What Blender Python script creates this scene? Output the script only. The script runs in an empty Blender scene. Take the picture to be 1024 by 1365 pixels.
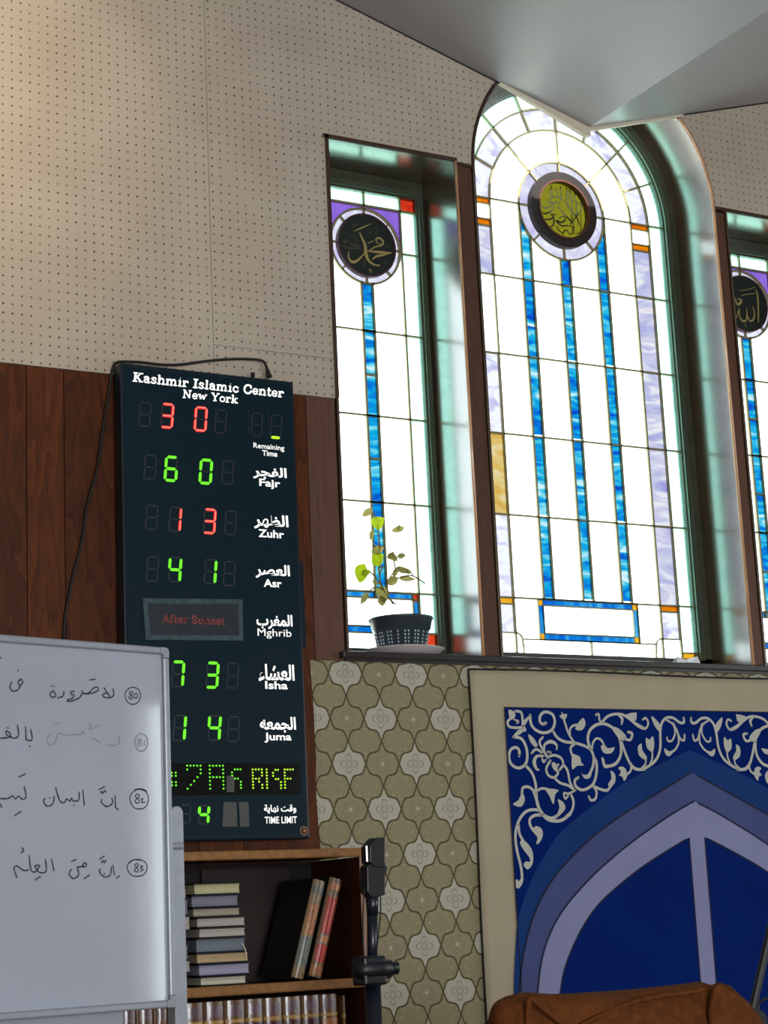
import bpy, bmesh, math, random
from mathutils import Vector, Matrix
from mathutils.geometry import tessellate_polygon
random.seed(7)
PI = math.pi
S = bpy.context.scene
COL = S.collection

# ------------------------------------------------------------------ camera
D, CZ = 4.5427, 1.40            # metres from the window wall, height of the lens
FPX, PAN, PITCH, ROLL = 2513.852, 0.5231058, 0.2152153, -0.0463479
W, H = 1024, 1365
fwd = Vector((math.sin(PAN) * math.cos(PITCH), math.cos(PAN) * math.cos(PITCH), math.sin(PITCH)))
r0 = Vector((math.cos(PAN), -math.sin(PAN), 0)); u0 = r0.cross(fwd)
cr = r0 * math.cos(ROLL) + u0 * math.sin(ROLL)
cu = -r0 * math.sin(ROLL) + u0 * math.cos(ROLL)
CAM = Vector((0, -D, CZ))
cam = bpy.data.cameras.new('camera'); co = bpy.data.objects.new('camera', cam); COL.objects.link(co)
co.matrix_world = Matrix(((cr.x, cu.x, -fwd.x, CAM.x), (cr.y, cu.y, -fwd.y, CAM.y), (cr.z, cu.z, -fwd.z, CAM.z), (0, 0, 0, 1)))
cam.sensor_fit = 'VERTICAL'; cam.sensor_height = 36; cam.lens = 36 * FPX / H
cam.clip_start = 0.05
S.camera = co

# ------------------------------------------------------------------ world, light, exposure
S.view_settings.view_transform = 'Standard'; S.view_settings.look = 'None'
S.view_settings.gamma = 1; S.view_settings.use_curve_mapping = False
S.view_settings.exposure = 0.0
wd = bpy.data.worlds.new('sky'); S.world = wd; wd.use_nodes = True
bg = wd.node_tree.nodes['Background']; bg.inputs[0].default_value = (0.88, 0.95, 1.0, 1); bg.inputs[1].default_value = 5.0
def area(name, loc, rot, sx, sy, power, col):
    l = bpy.data.lights.new(name, 'AREA'); l.shape = 'RECTANGLE'; l.size = sx; l.size_y = sy; l.energy = power; l.color = col
    o = bpy.data.objects.new(name, l); o.location = loc; o.rotation_euler = rot; COL.objects.link(o); return o
area('ceiling_lamp', (1.2, -6.2, 3.6), (math.radians(12), 0, 0), 1.2, 0.3, 30, (1.0, 0.93, 0.84))
area('rear_fill', (0.6, -8.4, 1.6), (math.radians(90), 0, 0), 3.4, 1.5, 265, (0.94, 0.97, 1.0))  # added fill panel low in the room; the rear wall has no opening
sp = bpy.data.lights.new('warm_lamp', 'SPOT'); sp.energy = 106; sp.color = (1.0, 0.80, 0.52); sp.spot_size = math.radians(72); sp.spot_blend = 1.0; sp.shadow_soft_size = 0.06
so = bpy.data.objects.new('warm_lamp', sp); so.location = (0.5, -1.35, 4.1); COL.objects.link(so)
so.rotation_euler = (Vector((1.0, 0, 3.75)) - so.location).to_track_quat('-Z', 'Y').to_euler()
sun = bpy.data.lights.new('sun', 'SUN'); sun.energy = 17; sun.angle = math.radians(1); sun.color = (1, .95, .90)
sno = bpy.data.objects.new('sun', sun); COL.objects.link(sno); sno.rotation_euler = Vector((0.05, 0.6, -0.8)).to_track_quat('-Z', 'Y').to_euler(); sno.location = (2, -12, 12)
S.cycles.sample_clamp_indirect = 8
S.cycles.max_bounces = 10; S.cycles.transparent_max_bounces = 16

# ------------------------------------------------------------------ helpers
def hit(px, py, p0, n):
    d = cr * ((px - W / 2) / FPX) - cu * ((py - H / 2) / FPX) + fwd
    return CAM + d * ((Vector(p0) - CAM).dot(n) / d.dot(n))
NY = Vector((0, 1, 0))
def at(px, py, t=0.0):
    p = hit(px, py, (0, t, 0), NY); return (p.x, p.z)

class MB:
    def __init__(s): s.v = []; s.f = []; s.m = []
    def add(s, vs, fs, mi=0):
        b = len(s.v); s.v += [tuple(v) for v in vs]; s.f += [tuple(b + i for i in f) for f in fs]; s.m += [mi] * len(fs); return s
    def box(s, x0, x1, y0, y1, z0, z1, mi=0, M=None):
        vs = [Vector((x, y, z)) for x in (x0, x1) for y in (y0, y1) for z in (z0, z1)]
        if M: vs = [M @ v for v in vs]
        return s.add(vs, [(0, 1, 3, 2), (4, 6, 7, 5), (0, 4, 5, 1), (2, 3, 7, 6), (0, 2, 6, 4), (1, 5, 7, 3)], mi)
    def prism(s, loops, y0, y1, mi=0, f=None):
        """polygon (first loop outer, others holes) in x-z, extruded from y0 to y1; f maps (x,y,z)"""
        f = f or (lambda x, y, z: (x, y, z))
        pts = [p for l in loops for p in l]
        tris = tessellate_polygon([[Vector((p[0], p[1], 0)) for p in l] for l in loops])
        n = len(pts)
        def area2(t): a, b, c = (pts[i] for i in t); return (b[0]-a[0])*(c[1]-a[1]) - (b[1]-a[1])*(c[0]-a[0])
        tris = [t if area2(t) > 0 else (t[0], t[2], t[1]) for t in tris if abs(area2(t)) > 1e-12]
        if y1 is None:
            return s.add([f(p[0], y0, p[1]) for p in pts], tris, mi)
        fs = list(tris) + [(t[2] + n, t[1] + n, t[0] + n) for t in tris]
        b = 0
        for k, l in enumerate(loops):
            m = len(l); sa = sum(l[i][0] * l[(i+1) % m][1] - l[(i+1) % m][0] * l[i][1] for i in range(m))
            for i in range(m):
                j = (i + 1) % m; q = (b + i, b + i + n, b + j + n, b + j)
                if (sa > 0) == (k > 0): q = q[::-1]
                fs.append(q)
            b += m
        return s.add([f(p[0], y0, p[1]) for p in pts] + [f(p[0], y1, p[1]) for p in pts], fs, mi)
    def tube(s, pts, r, n=8, mi=0, caps=True):
        pts = [Vector(p) for p in pts]; rs = r if isinstance(r, (list, tuple)) else [r] * len(pts)
        up = Vector((0.13, 0.31, 0.94)); rings = []
        for i, p in enumerate(pts):
            t = (pts[min(i + 1, len(pts) - 1)] - pts[max(i - 1, 0)]).normalized()
            a = t.cross(up)
            if a.length < 0.05: a = t.cross(Vector((1, 0, 0)))
            a.normalize(); b = t.cross(a)
            rings.append([p + (a * math.cos(2 * PI * k / n) + b * math.sin(2 * PI * k / n)) * rs[i] for k in range(n)])
        vs = [v for g in rings for v in g]; fs = []
        for i in range(len(pts) - 1):
            for k in range(n):
                fs.append((i * n + k, (i + 1) * n + k, (i + 1) * n + (k + 1) % n, i * n + (k + 1) % n))
        if caps: fs += [tuple(range(n)), tuple(reversed(range((len(pts) - 1) * n, len(pts) * n)))]
        return s.add(vs, fs, mi)
    def lathe(s, prof, c, n=32, mi=0):
        vs = []; fs = []
        for r, z in prof:
            for k in range(n): vs.append((c[0] + r * math.cos(2 * PI * k / n), c[1] + r * math.sin(2 * PI * k / n), c[2] + z))
        for i in range(len(prof) - 1):
            for k in range(n): fs.append((i * n + k, i * n + (k + 1) % n, (i + 1) * n + (k + 1) % n, (i + 1) * n + k))
        return s.add(vs, fs, mi)
    def ribbon(s, pts, w, f, mi=0, closed=False, cap=True):
        """flat stroke: 2-D points, width (number or per point list); f(a,b)->3-D point"""
        P = [Vector(p) for p in pts]; n = len(P); ws = w if isinstance(w, (list, tuple)) else [w] * n
        vs = []
        for i in range(n):
            a = P[i - 1] if (closed or i > 0) else P[i]; b = P[(i + 1) % n] if (closed or i < n - 1) else P[i]
            t = (b - a); t = t.normalized() if t.length else Vector((1, 0)); nn = Vector((-t.y, t.x)) * ws[i] * 0.5
            vs += [f(*(P[i] + nn)), f(*(P[i] - nn))]
        fs = [(2*i, 2*i+1, 2*i+3, 2*i+2) for i in range(n - 1)]
        if closed: fs.append((2*n-2, 2*n-1, 1, 0))
        s.add(vs, fs, mi)
        if cap and not closed:
            for i in (0, n - 1):
                r = ws[i] * 0.5
                if r > 0: s.add([f(P[i].x + r * math.cos(k * PI / 4), P[i].y + r * math.sin(k * PI / 4)) for k in range(8)], [tuple(range(8))], mi)
        return s
    def build(s, name, mat, parent=None, smooth=False, bevel=0, recalc=False):
        me = bpy.data.meshes.new(name); me.from_pydata(s.v, [], s.f); 
        for m in (mat if isinstance(mat, (list, tuple)) else [mat]): me.materials.append(m)
        me.polygons.foreach_set('material_index', s.m)
        if recalc:
            bm = bmesh.new(); bm.from_mesh(me); bmesh.ops.remove_doubles(bm, verts=bm.verts, dist=1e-6); bmesh.ops.recalc_face_normals(bm, faces=bm.faces); bm.to_mesh(me); bm.free()
        if smooth: me.polygons.foreach_set('use_smooth', [True] * len(me.polygons))
        o = bpy.data.objects.new(name, me); COL.objects.link(o); o.parent = parent
        if bevel:
            b = o.modifiers.new('bevel', 'BEVEL'); b.width = bevel; b.segments = 2; b.limit_method = 'ANGLE'
        return o
def spline(pts, k=5, closed=False):
    P = [Vector(p) for p in pts]; n = len(P); out = []
    if n < 3: return [tuple(p) for p in P]
    for i in range(n if closed else n - 1):
        if closed: a, b, c, d = P[i - 1], P[i], P[(i + 1) % n], P[(i + 2) % n]
        else: a, b, c, d = P[max(i - 1, 0)], P[i], P[i + 1], P[min(i + 2, n - 1)]
        for j in range(k):
            t = j / k
            out.append(tuple(0.5 * ((2 * b) + (c - a) * t + (2 * a - 5 * b + 4 * c - d) * t * t + (3 * b - a - 3 * c + d) * t ** 3)))
    if not closed: out.append(tuple(P[-1]))
    return out
def tag(o, label=None, cat=None, group=None, kind=None):
    for k, v in (('label', label), ('category', cat), ('group', group), ('kind', kind)):
        if v: o[k] = v
    return o
def empty(name, loc=(0, 0, 0), parent=None):
    o = bpy.data.objects.new(name, None); o.location = loc; o.empty_display_size = 0.05; COL.objects.link(o); o.parent = parent
    return o
def thing(name, label, cat, loc=(0, 0, 0), group=None):
    return tag(empty(name, loc), label, cat, group)
def adopt(root):
    """children were built in world space: keep them there under a root that stands elsewhere"""
    bpy.context.view_layer.update()
    for c in root.children: c.matrix_parent_inverse = root.matrix_world.inverted()
def arc(cx, cz, r, a0, a1, n):
    return [(cx + r * math.cos(math.radians(a0 + (a1 - a0) * i / n)), cz + r * math.sin(math.radians(a0 + (a1 - a0) * i / n))) for i in range(n + 1)]
def rect(x0, x1, z0, z1): return [(x0, z0), (x1, z0), (x1, z1), (x0, z1)]

# ------------------------------------------------------------------ materials
def srgb(r, g, b):
    return tuple(((c / 255) / 12.92 if c <= 10 else ((c / 255 + 0.055) / 1.055) ** 2.4) for c in (r, g, b)) + (1,)
class NT:
    def __init__(s, m): m.use_nodes = True; s.t = m.node_tree; s.n = s.t.nodes; s.l = s.t.links
    def new(s, k, **kw):
        x = s.n.new(k)
        for a, b in kw.items(): setattr(x, a, b)
        return x
    def setin(s, sock, v):
        if hasattr(v, 'is_output') or isinstance(v, bpy.types.NodeSocket): s.l.new(v, sock)
        else: sock.default_value = v
    def math(s, op, a, b=0.0, c=None):
        x = s.new('ShaderNodeMath', operation=op); s.setin(x.inputs[0], a); s.setin(x.inputs[1], b)
        if c is not None: s.setin(x.inputs[2], c)
        return x.outputs[0]
    def mix(s, f, a, b, mode='MIX'):
        x = s.new('ShaderNodeMix', data_type='RGBA', blend_type=mode); s.setin(x.inputs[0], f); s.setin(x.inputs[6], a); s.setin(x.inputs[7], b); return x.outputs[2]
    def ramp(s, f, stops, interp='LINEAR'):
        x = s.new('ShaderNodeValToRGB'); s.setin(x.inputs[0], f); e = x.color_ramp.elements; x.color_ramp.interpolation = interp
        while len(e) < len(stops): e.new(0.5)
        for q, (p, c) in zip(e, stops): q.position = p; q.color = c
        return x.outputs[0]
    def coord(s, scale=(1, 1, 1), loc=(0, 0, 0), obj=False):
        if obj: v = s.new('ShaderNodeTexCoord').outputs['Object']
        else: v = s.new('ShaderNodeNewGeometry').outputs['Position']
        m = s.new('ShaderNodeMapping'); m.inputs['Scale'].default_value = scale; m.inputs['Location'].default_value = loc; s.l.new(v, m.inputs[0]); return m.outputs[0]
    def noise(s, v, scale, detail=3, rough=0.5, dist=0.0):
        x = s.new('ShaderNodeTexNoise'); s.l.new(v, x.inputs['Vector']); x.inputs['Scale'].default_value = scale; x.inputs['Detail'].default_value = detail
        x.inputs['Roughness'].default_value = rough; x.inputs['Distortion'].default_value = dist; return x.outputs['Fac']
    def bump(s, h, strength, dist=0.002):
        x = s.new('ShaderNodeBump'); s.l.new(h, x.inputs['Height']); x.inputs['Strength'].default_value = strength; x.inputs['Distance'].default_value = dist; return x.outputs[0]
def pbr(name, col, rough=0.5, metal=0.0, spec=0.5, emit=None, es=0.0, coat=0.0, vary=0.0, vs=8.0, bump=0.0, bs=200.0, ior=None, sheen=0.0):
    m = bpy.data.materials.new(name); t = NT(m); b = t.n['Principled BSDF']
    b.inputs['Roughness'].default_value = rough; b.inputs['Metallic'].default_value = metal; b.inputs['Specular IOR Level'].default_value = spec
    if ior: b.inputs['IOR'].default_value = ior
    b.inputs['Coat Weight'].default_value = coat; b.inputs['Coat Roughness'].default_value = 0.15; b.inputs['Sheen Weight'].default_value = sheen
    if emit: b.inputs['Emission Color'].default_value = emit; b.inputs['Emission Strength'].default_value = es
    if vary:
        n = t.noise(t.coord(), vs, 4); dk = tuple(c * (1 - vary) for c in col[:3]) + (1,); lt = tuple(min(1, c * (1 + vary)) for c in col[:3]) + (1,)
        t.l.new(t.ramp(n, [(0.3, dk), (0.7, lt)]), b.inputs['Base Color'])
    else: b.inputs['Base Color'].default_value = col
    if bump: t.l.new(t.bump(t.noise(t.coord(), bs, 3), bump), b.inputs['Normal'])
    m.diffuse_color = col
    return m
def wood(name, c1, c2, rough=0.4, scale=(14, 14, 1.2), fine=6.0, spec=0.5, coat=0.0, cathedral=True):
    m = bpy.data.materials.new(name); t = NT(m); b = t.n['Principled BSDF']
    oi = t.new('ShaderNodeObjectInfo').outputs['Random']; cmb = t.new('ShaderNodeCombineXYZ'); t.l.new(t.math('MULTIPLY', oi, 31.0), cmb.inputs[2]); t.l.new(t.math('MULTIPLY', oi, 17.0), cmb.inputs[0])
    va = t.new('ShaderNodeVectorMath', operation='ADD'); t.l.new(t.coord(scale), va.inputs[0]); t.l.new(cmb.outputs[0], va.inputs[1]); v = va.outputs[0]
    n1 = t.noise(v, 1.0, 3, 0.55, 0.6); bands = t.math('FRACT', t.math('MULTIPLY', n1, 7.0))
    n2 = t.noise(v, fine, 5, 0.7)
    f = t.math('ADD', t.math('MULTIPLY', bands, 0.28 if cathedral else 0.15), t.math('MULTIPLY', n2, 0.75))
    col = t.ramp(f, [(0.25, c1), (0.85, c2)])
    tone = t.math('ADD', t.math('MULTIPLY', oi, 0.35), 0.82)
    hs = t.new('ShaderNodeHueSaturation'); t.l.new(col, hs.inputs['Color']); t.l.new(tone, hs.inputs['Value'])
    t.l.new(hs.outputs[0], b.inputs['Base Color']); b.inputs['Roughness'].default_value = rough; b.inputs['Specular IOR Level'].default_value = spec; b.inputs['Coat Weight'].default_value = coat
    b.inputs['Coat Roughness'].default_value = 0.2
    t.l.new(t.bump(n2, 0.15, 0.001), b.inputs['Normal'])
    return m
def glass(name, stops, scale=(10, 10, 10), dist=1.5, detail=3, body=0.03, rnd=True):
    """coloured art glass: light passes through tinted, streaks follow a distorted noise"""
    m = bpy.data.materials.new(name); t = NT(m); t.n.remove(t.n['Principled BSDF'])
    oi = t.new('ShaderNodeObjectInfo').outputs['Random']; cmb = t.new('ShaderNodeCombineXYZ')
    for k in (0, 2): t.l.new(t.math('MULTIPLY', oi, 23.0 + k * 9), cmb.inputs[k])
    va = t.new('ShaderNodeVectorMath', operation='ADD'); t.l.new(t.coord(scale), va.inputs[0]); t.l.new(cmb.outputs[0], va.inputs[1])
    col = t.ramp(t.noise(va.outputs[0], 1.0, detail, 0.55, dist), stops)
    gm = t.new('ShaderNodeGamma'); t.l.new(col, gm.inputs[0]); gm.inputs[1].default_value = 0.5   # a pane has two faces: each takes half of the tint
    tr = t.new('ShaderNodeBsdfTransparent'); t.l.new(gm.outputs[0], tr.inputs[0])
    gl = t.new('ShaderNodeBsdfGlossy'); gl.inputs['Roughness'].default_value = 0.15
    tl = t.new('ShaderNodeBsdfTranslucent'); t.l.new(col, tl.inputs[0])
    a = t.new('ShaderNodeMixShader'); a.inputs[0].default_value = 0.12; t.l.new(tr.outputs[0], a.inputs[1]); t.l.new(tl.outputs[0], a.inputs[2])
    b = t.new('ShaderNodeMixShader'); b.inputs[0].default_value = body; t.l.new(a.outputs[0], b.inputs[1]); t.l.new(gl.outputs[0], b.inputs[2])
    t.l.new(b.outputs[0], t.n['Material Output'].inputs[0])
    return m
def c(*a): return tuple(a) + (1,)
G_CLEAR = glass('clear_glass', [(0.3, c(.82, .89, .88)), (0.7, c(.90, .94, .93))])
G_BORDER = glass('pale_green_ripple_glass', [(0.35, c(.30, .62, .52)), (0.5, c(.42, .80, .68)), (0.7, c(.55, .88, .78))], (60, 60, 25), 2.0)
G_BLUE = glass('blue_streaky_glass', [(0.33, c(.0, .015, .15)), (0.42, c(.0, .06, .18)), (0.5, c(.001, .115, .19)), (0.58, c(.04, .17, .21)), (0.66, c(.2, .24, .25))], (6, 6, 22), 1.2, 4)
G_BAR = glass('deep_blue_bar_glass', [(0.3, c(.0, .02, .15)), (0.5, c(.0, .06, .18)), (0.75, c(.03, .14, .20))], (30, 6, 6), 1.0)
G_LILAC = glass('lilac_streaky_glass', [(0.25, c(.09, .08, .17)), (0.40, c(.13, .13, .19)), (0.52, c(.17, .16, .20)), (0.62, c(.22, .22, .22)), (0.8, c(.20, .13, .17))], (5, 5, 16), 2.0, 4)
G_LILACW = glass('milky_lilac_glass', [(0.25, c(.12, .12, .2)), (0.38, c(.18, .17, .22)), (0.5, c(.26, .26, .26)), (0.75, c(.22, .2, .24))], (8, 8, 12), 2.0, 3)
G_AMBER = glass('amber_stained_glass', [(0.3, c(.17, .08, .01)), (0.5, c(.20, .14, .04)), (0.7, c(.22, .19, .12))], (10, 10, 14), 1.5, 4)
G_ORANGE = glass('orange_glass', [(0.3, c(.19, .03, .0)), (0.6, c(.22, .06, .0)), (0.8, c(.24, .12, .0))], (14, 14, 30), 1.0)
G_YELLOW = glass('yellow_orange_glass', [(0.3, c(.24, .09, .0)), (0.7, c(.24, .14, .01))], (14, 14, 30), 1.0)
G_RED = glass('red_glass', [(0.3, c(.14, .004, .002)), (0.7, c(.22, .02, .004))], (14, 14, 30), 1.0)
G_PURPLE = glass('purple_glass', [(0.3, c(.062, .03, .15)), (0.7, c(.085, .042, .18))], (14, 14, 14), 1.0)
G_RING = glass('pale_lavender_glass', [(0.3, c(.15, .13, .2)), (0.5, c(.2, .19, .22)), (0.7, c(.24, .24, .25))], (16, 16, 16), 1.5)
G_OLIVE = glass('olive_yellow_painted_glass', [(0.3, c(.055, .052, .002)), (0.7, c(.085, .078, .004))], (70, 70, 70), 1.0)

M_LEAD = pbr('bloom_pale_lead', srgb(140, 134, 96), 0.5, 0.1)  # dark lead, its colour paled to imitate bloom from the bright panes
M_SASH = pbr('painted_sash', srgb(62, 66, 52), 0.35, vary=0.25, vs=30)
M_REVEAL = wood('varnished_reveal', srgb(58, 44, 30), srgb(92, 72, 50), 0.2, (6, 6, 1.0), 8, spec=1.0, coat=1.0, cathedral=False)
_b = M_REVEAL.node_tree.nodes['Principled BSDF']; _b.inputs['IOR'].default_value = 1.7; _b.inputs['Coat IOR'].default_value = 1.5; _b.inputs['Coat Roughness'].default_value = 0.26
M_BEAD = pbr('highlit_varnished_edge', srgb(214, 166, 126), 0.25, coat=1.0, vary=0.2, vs=12)  # varnished wood with the golden edge highlight put into its colour
M_DARKTRIM = pbr('dark_brown_trim', srgb(66, 44, 34), 0.4)
M_PLANK = wood('plywood_panelling', srgb(56, 24, 6), srgb(102, 52, 17), 0.5, (9, 9, 1.6), 9, spec=0.2)
M_MULL = wood('walnut_panelling', srgb(78, 52, 40), srgb(108, 76, 60), 0.5, (16, 16, 1.0), 9, spec=0.3, cathedral=False)
M_GAP = pbr('groove_black', srgb(26, 18, 14), 0.8)
M_SILL = pbr('black_sill', srgb(34, 32, 30), 0.3, coat=0.3)
M_PLASTER = pbr('wall_paint', srgb(184, 176, 158), 0.8, vary=0.06, vs=3)
M_CEIL = pbr('ceiling_gloss_white', srgb(156, 154, 156), 0.5, spec=0.5, vary=0.03, vs=2, bump=0.02, bs=6, coat=0.4)
M_CEIL.node_tree.nodes['Principled BSDF'].inputs['Coat IOR'].default_value = 1.5
M_CEIL.node_tree.nodes['Principled BSDF'].inputs['Coat Roughness'].default_value = 0.30
M_CEILEDGE = pbr('ceiling_edge_strip', srgb(214, 206, 186), 0.6)
M_CARPET = pbr('carpet', srgb(96, 60, 52), 0.95, vary=0.2, vs=40, bump=0.3)
M_BLACK = pbr('black_plastic', srgb(14, 18, 26), 0.4)
M_CORD = pbr('black_rubber', srgb(14, 13, 13), 0.6)
M_ALU = pbr('brushed_aluminium', srgb(150, 156, 166), 0.4, 0.4, vary=0.06, vs=40)
M_ALUD = pbr('grey_plastic_corner', srgb(136, 142, 150), 0.5)
M_WBOARD = pbr('whiteboard_enamel', srgb(156, 164, 178), 0.05, spec=1.0, vary=0.07, vs=3)
M_INK = pbr('marker_ink', srgb(40, 42, 52), 0.6)
M_INKF = pbr('faded_marker_ink', srgb(128, 130, 138), 0.6)
M_CLOCK = pbr('clock_case', srgb(6, 30, 42), 0.3, spec=0.4)
M_FACE = pbr('clock_face', srgb(2, 32, 44), 0.35, spec=0.25)
M_GHOST = pbr('unlit_segment', srgb(26, 38, 44), 0.5)
M_LEDR = pbr('red_led', srgb(90, 10, 8), 0.5, emit=(1, .02, .012, 1), es=1.6)
M_LEDRC = pbr('red_led_core', srgb(255, 120, 110), 0.5, emit=(1, .22, .16, 1), es=1.3)
M_LEDG = pbr('green_led', srgb(30, 70, 10), 0.5, emit=(.17, 1, .015, 1), es=1.1)
M_LEDY = pbr('yellow_green_led', srgb(190, 240, 40), 0.5, emit=(.42, .85, .02, 1), es=0.9)
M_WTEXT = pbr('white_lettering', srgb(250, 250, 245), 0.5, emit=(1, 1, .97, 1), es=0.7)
M_REDTEXT = pbr('red_lettering', srgb(150, 62, 58), 0.6)
M_SIGN = pbr('dark_paper', srgb(14, 30, 40), 0.5)
M_TAPE = pbr('clear_tape', srgb(70, 88, 96), 0.25, vary=0.25, vs=60)
M_TAPE2 = pbr('grey_tape', srgb(78, 80, 78), 0.4, vary=0.15, vs=60)
M_SHELF = wood('bookcase_walnut', srgb(52, 26, 16), srgb(84, 46, 28), 0.5, (9, 9, 1.5), 8, spec=0.2)
M_SHELFIN = pbr('bookcase_back', srgb(22, 15, 12), 0.8, vary=0.2, vs=6)
M_EDGE = pbr('wood_edge_moulding', srgb(140, 96, 46), 0.5, vary=0.25, vs=60, bump=0.3, bs=90)
M_EDGE2 = pbr('pale_wood_edge', srgb(146, 112, 90), 0.5, vary=0.15, vs=30)
M_CLOTH = pbr('banner_cotton', srgb(172, 162, 136), 0.85, vary=0.04, vs=6, bump=0.1, bs=400)
M_NAVY = pbr('print_navy', srgb(0, 32, 104), 0.9, spec=0.1, vary=0.12, vs=5)
M_MID = pbr('print_mid_blue', srgb(26, 58, 116), 0.9, spec=0.12, vary=0.08, vs=5)
M_SLATE = pbr('print_slate_blue', srgb(74, 84, 130), 0.9, spec=0.12, vary=0.06, vs=6)
M_LAV = pbr('print_lavender', srgb(136, 140, 178), 0.9, spec=0.12, vary=0.05, vs=6)
M_LINE = pbr('print_dark_line', srgb(6, 8, 50), 0.8)
M_CREAM = pbr('print_cream', srgb(188, 190, 178), 0.8)
M_HEM = pbr('black_hem', srgb(22, 20, 20), 0.8)
M_PAPER = pbr('paper_scrap', srgb(235, 235, 240), 0.6)
M_POT = pbr('pot_plastic', srgb(50, 62, 66), 0.35)
M_POTS = pbr('pot_slot_light', srgb(190, 205, 222), 0.4)
M_PLATE = pbr('grey_plate', srgb(215, 205, 208), 0.35)
M_SOIL = pbr('soil', srgb(50, 40, 30), 0.9, vary=0.3, vs=80)
M_BROWN = pbr('brown_felt', srgb(92, 52, 24), 0.95, spec=0.1, vary=0.25, vs=60, bump=0.9, bs=260)
M_METAL = pbr('metal', srgb(150, 120, 90), 0.3, 0.9)
def leafmat(name, col, tcol):
    m = bpy.data.materials.new(name); t = NT(m); b = t.n['Principled BSDF']; b.inputs['Base Color'].default_value = col; b.inputs['Roughness'].default_value = 0.5
    tl = t.new('ShaderNodeBsdfTranslucent'); tl.inputs[0].default_value = tcol; mx = t.new('ShaderNodeMixShader'); mx.inputs[0].default_value = 0.5
    t.l.new(b.outputs[0], mx.inputs[1]); t.l.new(tl.outputs[0], mx.inputs[2]); t.l.new(mx.outputs[0], t.n['Material Output'].inputs[0]); return m
M_LEAF = leafmat('green_leaf', srgb(120, 150, 20), (.42, .52, .01, 1))
M_LEAFO = leafmat('olive_leaf', srgb(130, 124, 60), (.30, .26, .08, 1))

def pegboard():
    m = bpy.data.materials.new('white_pegboard'); t = NT(m); b = t.n['Principled BSDF']
    sep = t.new('ShaderNodeSeparateXYZ'); t.l.new(t.coord(), sep.inputs[0]); g = 0.0254
    ux = t.math('DIVIDE', t.math('SUBTRACT', sep.outputs[0], PEG[0]), g); uz = t.math('DIVIDE', t.math('SUBTRACT', sep.outputs[2], PEG[1]), g)
    rx, rz = t.math('ROUND', ux), t.math('ROUND', uz); dx, dz = t.math('SUBTRACT', ux, rx), t.math('SUBTRACT', uz, rz)
    d = t.math('SQRT', t.math('ADD', t.math('MULTIPLY', dx, dx), t.math('MULTIPLY', dz, dz)))
    cmb = t.new('ShaderNodeCombineXYZ'); t.l.new(rx, cmb.inputs[0]); t.l.new(rz, cmb.inputs[1])
    wn = t.new('ShaderNodeTexWhiteNoise'); t.l.new(cmb.outputs[0], wn.inputs['Vector'])
    patch = t.noise(cmb.outputs[0], 0.16, 2)
    amt = t.math('MULTIPLY', t.math('GREATER_THAN', t.math('ADD', wn.outputs[0], t.math('MULTIPLY', patch, 0.9)), 0.40), t.math('ADD', 0.55, t.math('MULTIPLY', wn.outputs[0], 0.4)))
    edge = t.ramp(d, [(0.085, c(1, 1, 1)), (0.13, c(0, 0, 0))])
    hole = t.math('MULTIPLY', edge, amt)
    base = t.ramp(t.noise(t.coord(), 4, 4), [(0.3, srgb(178, 166, 150)), (0.7, srgb(190, 180, 164))])
    t.l.new(t.mix(hole, base, srgb(46, 38, 30)), b.inputs['Base Color']); b.inputs['Roughness'].default_value = 0.6; b.inputs['Specular IOR Level'].default_value = 0.3
    hh = t.math('SUBTRACT', 1.0, hole); t.l.new(t.bump(hh, 0.6, 0.002), b.inputs['Normal'])
    return m
PEG = at(2.7, 11.5)
M_PEG = pegboard()
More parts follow.
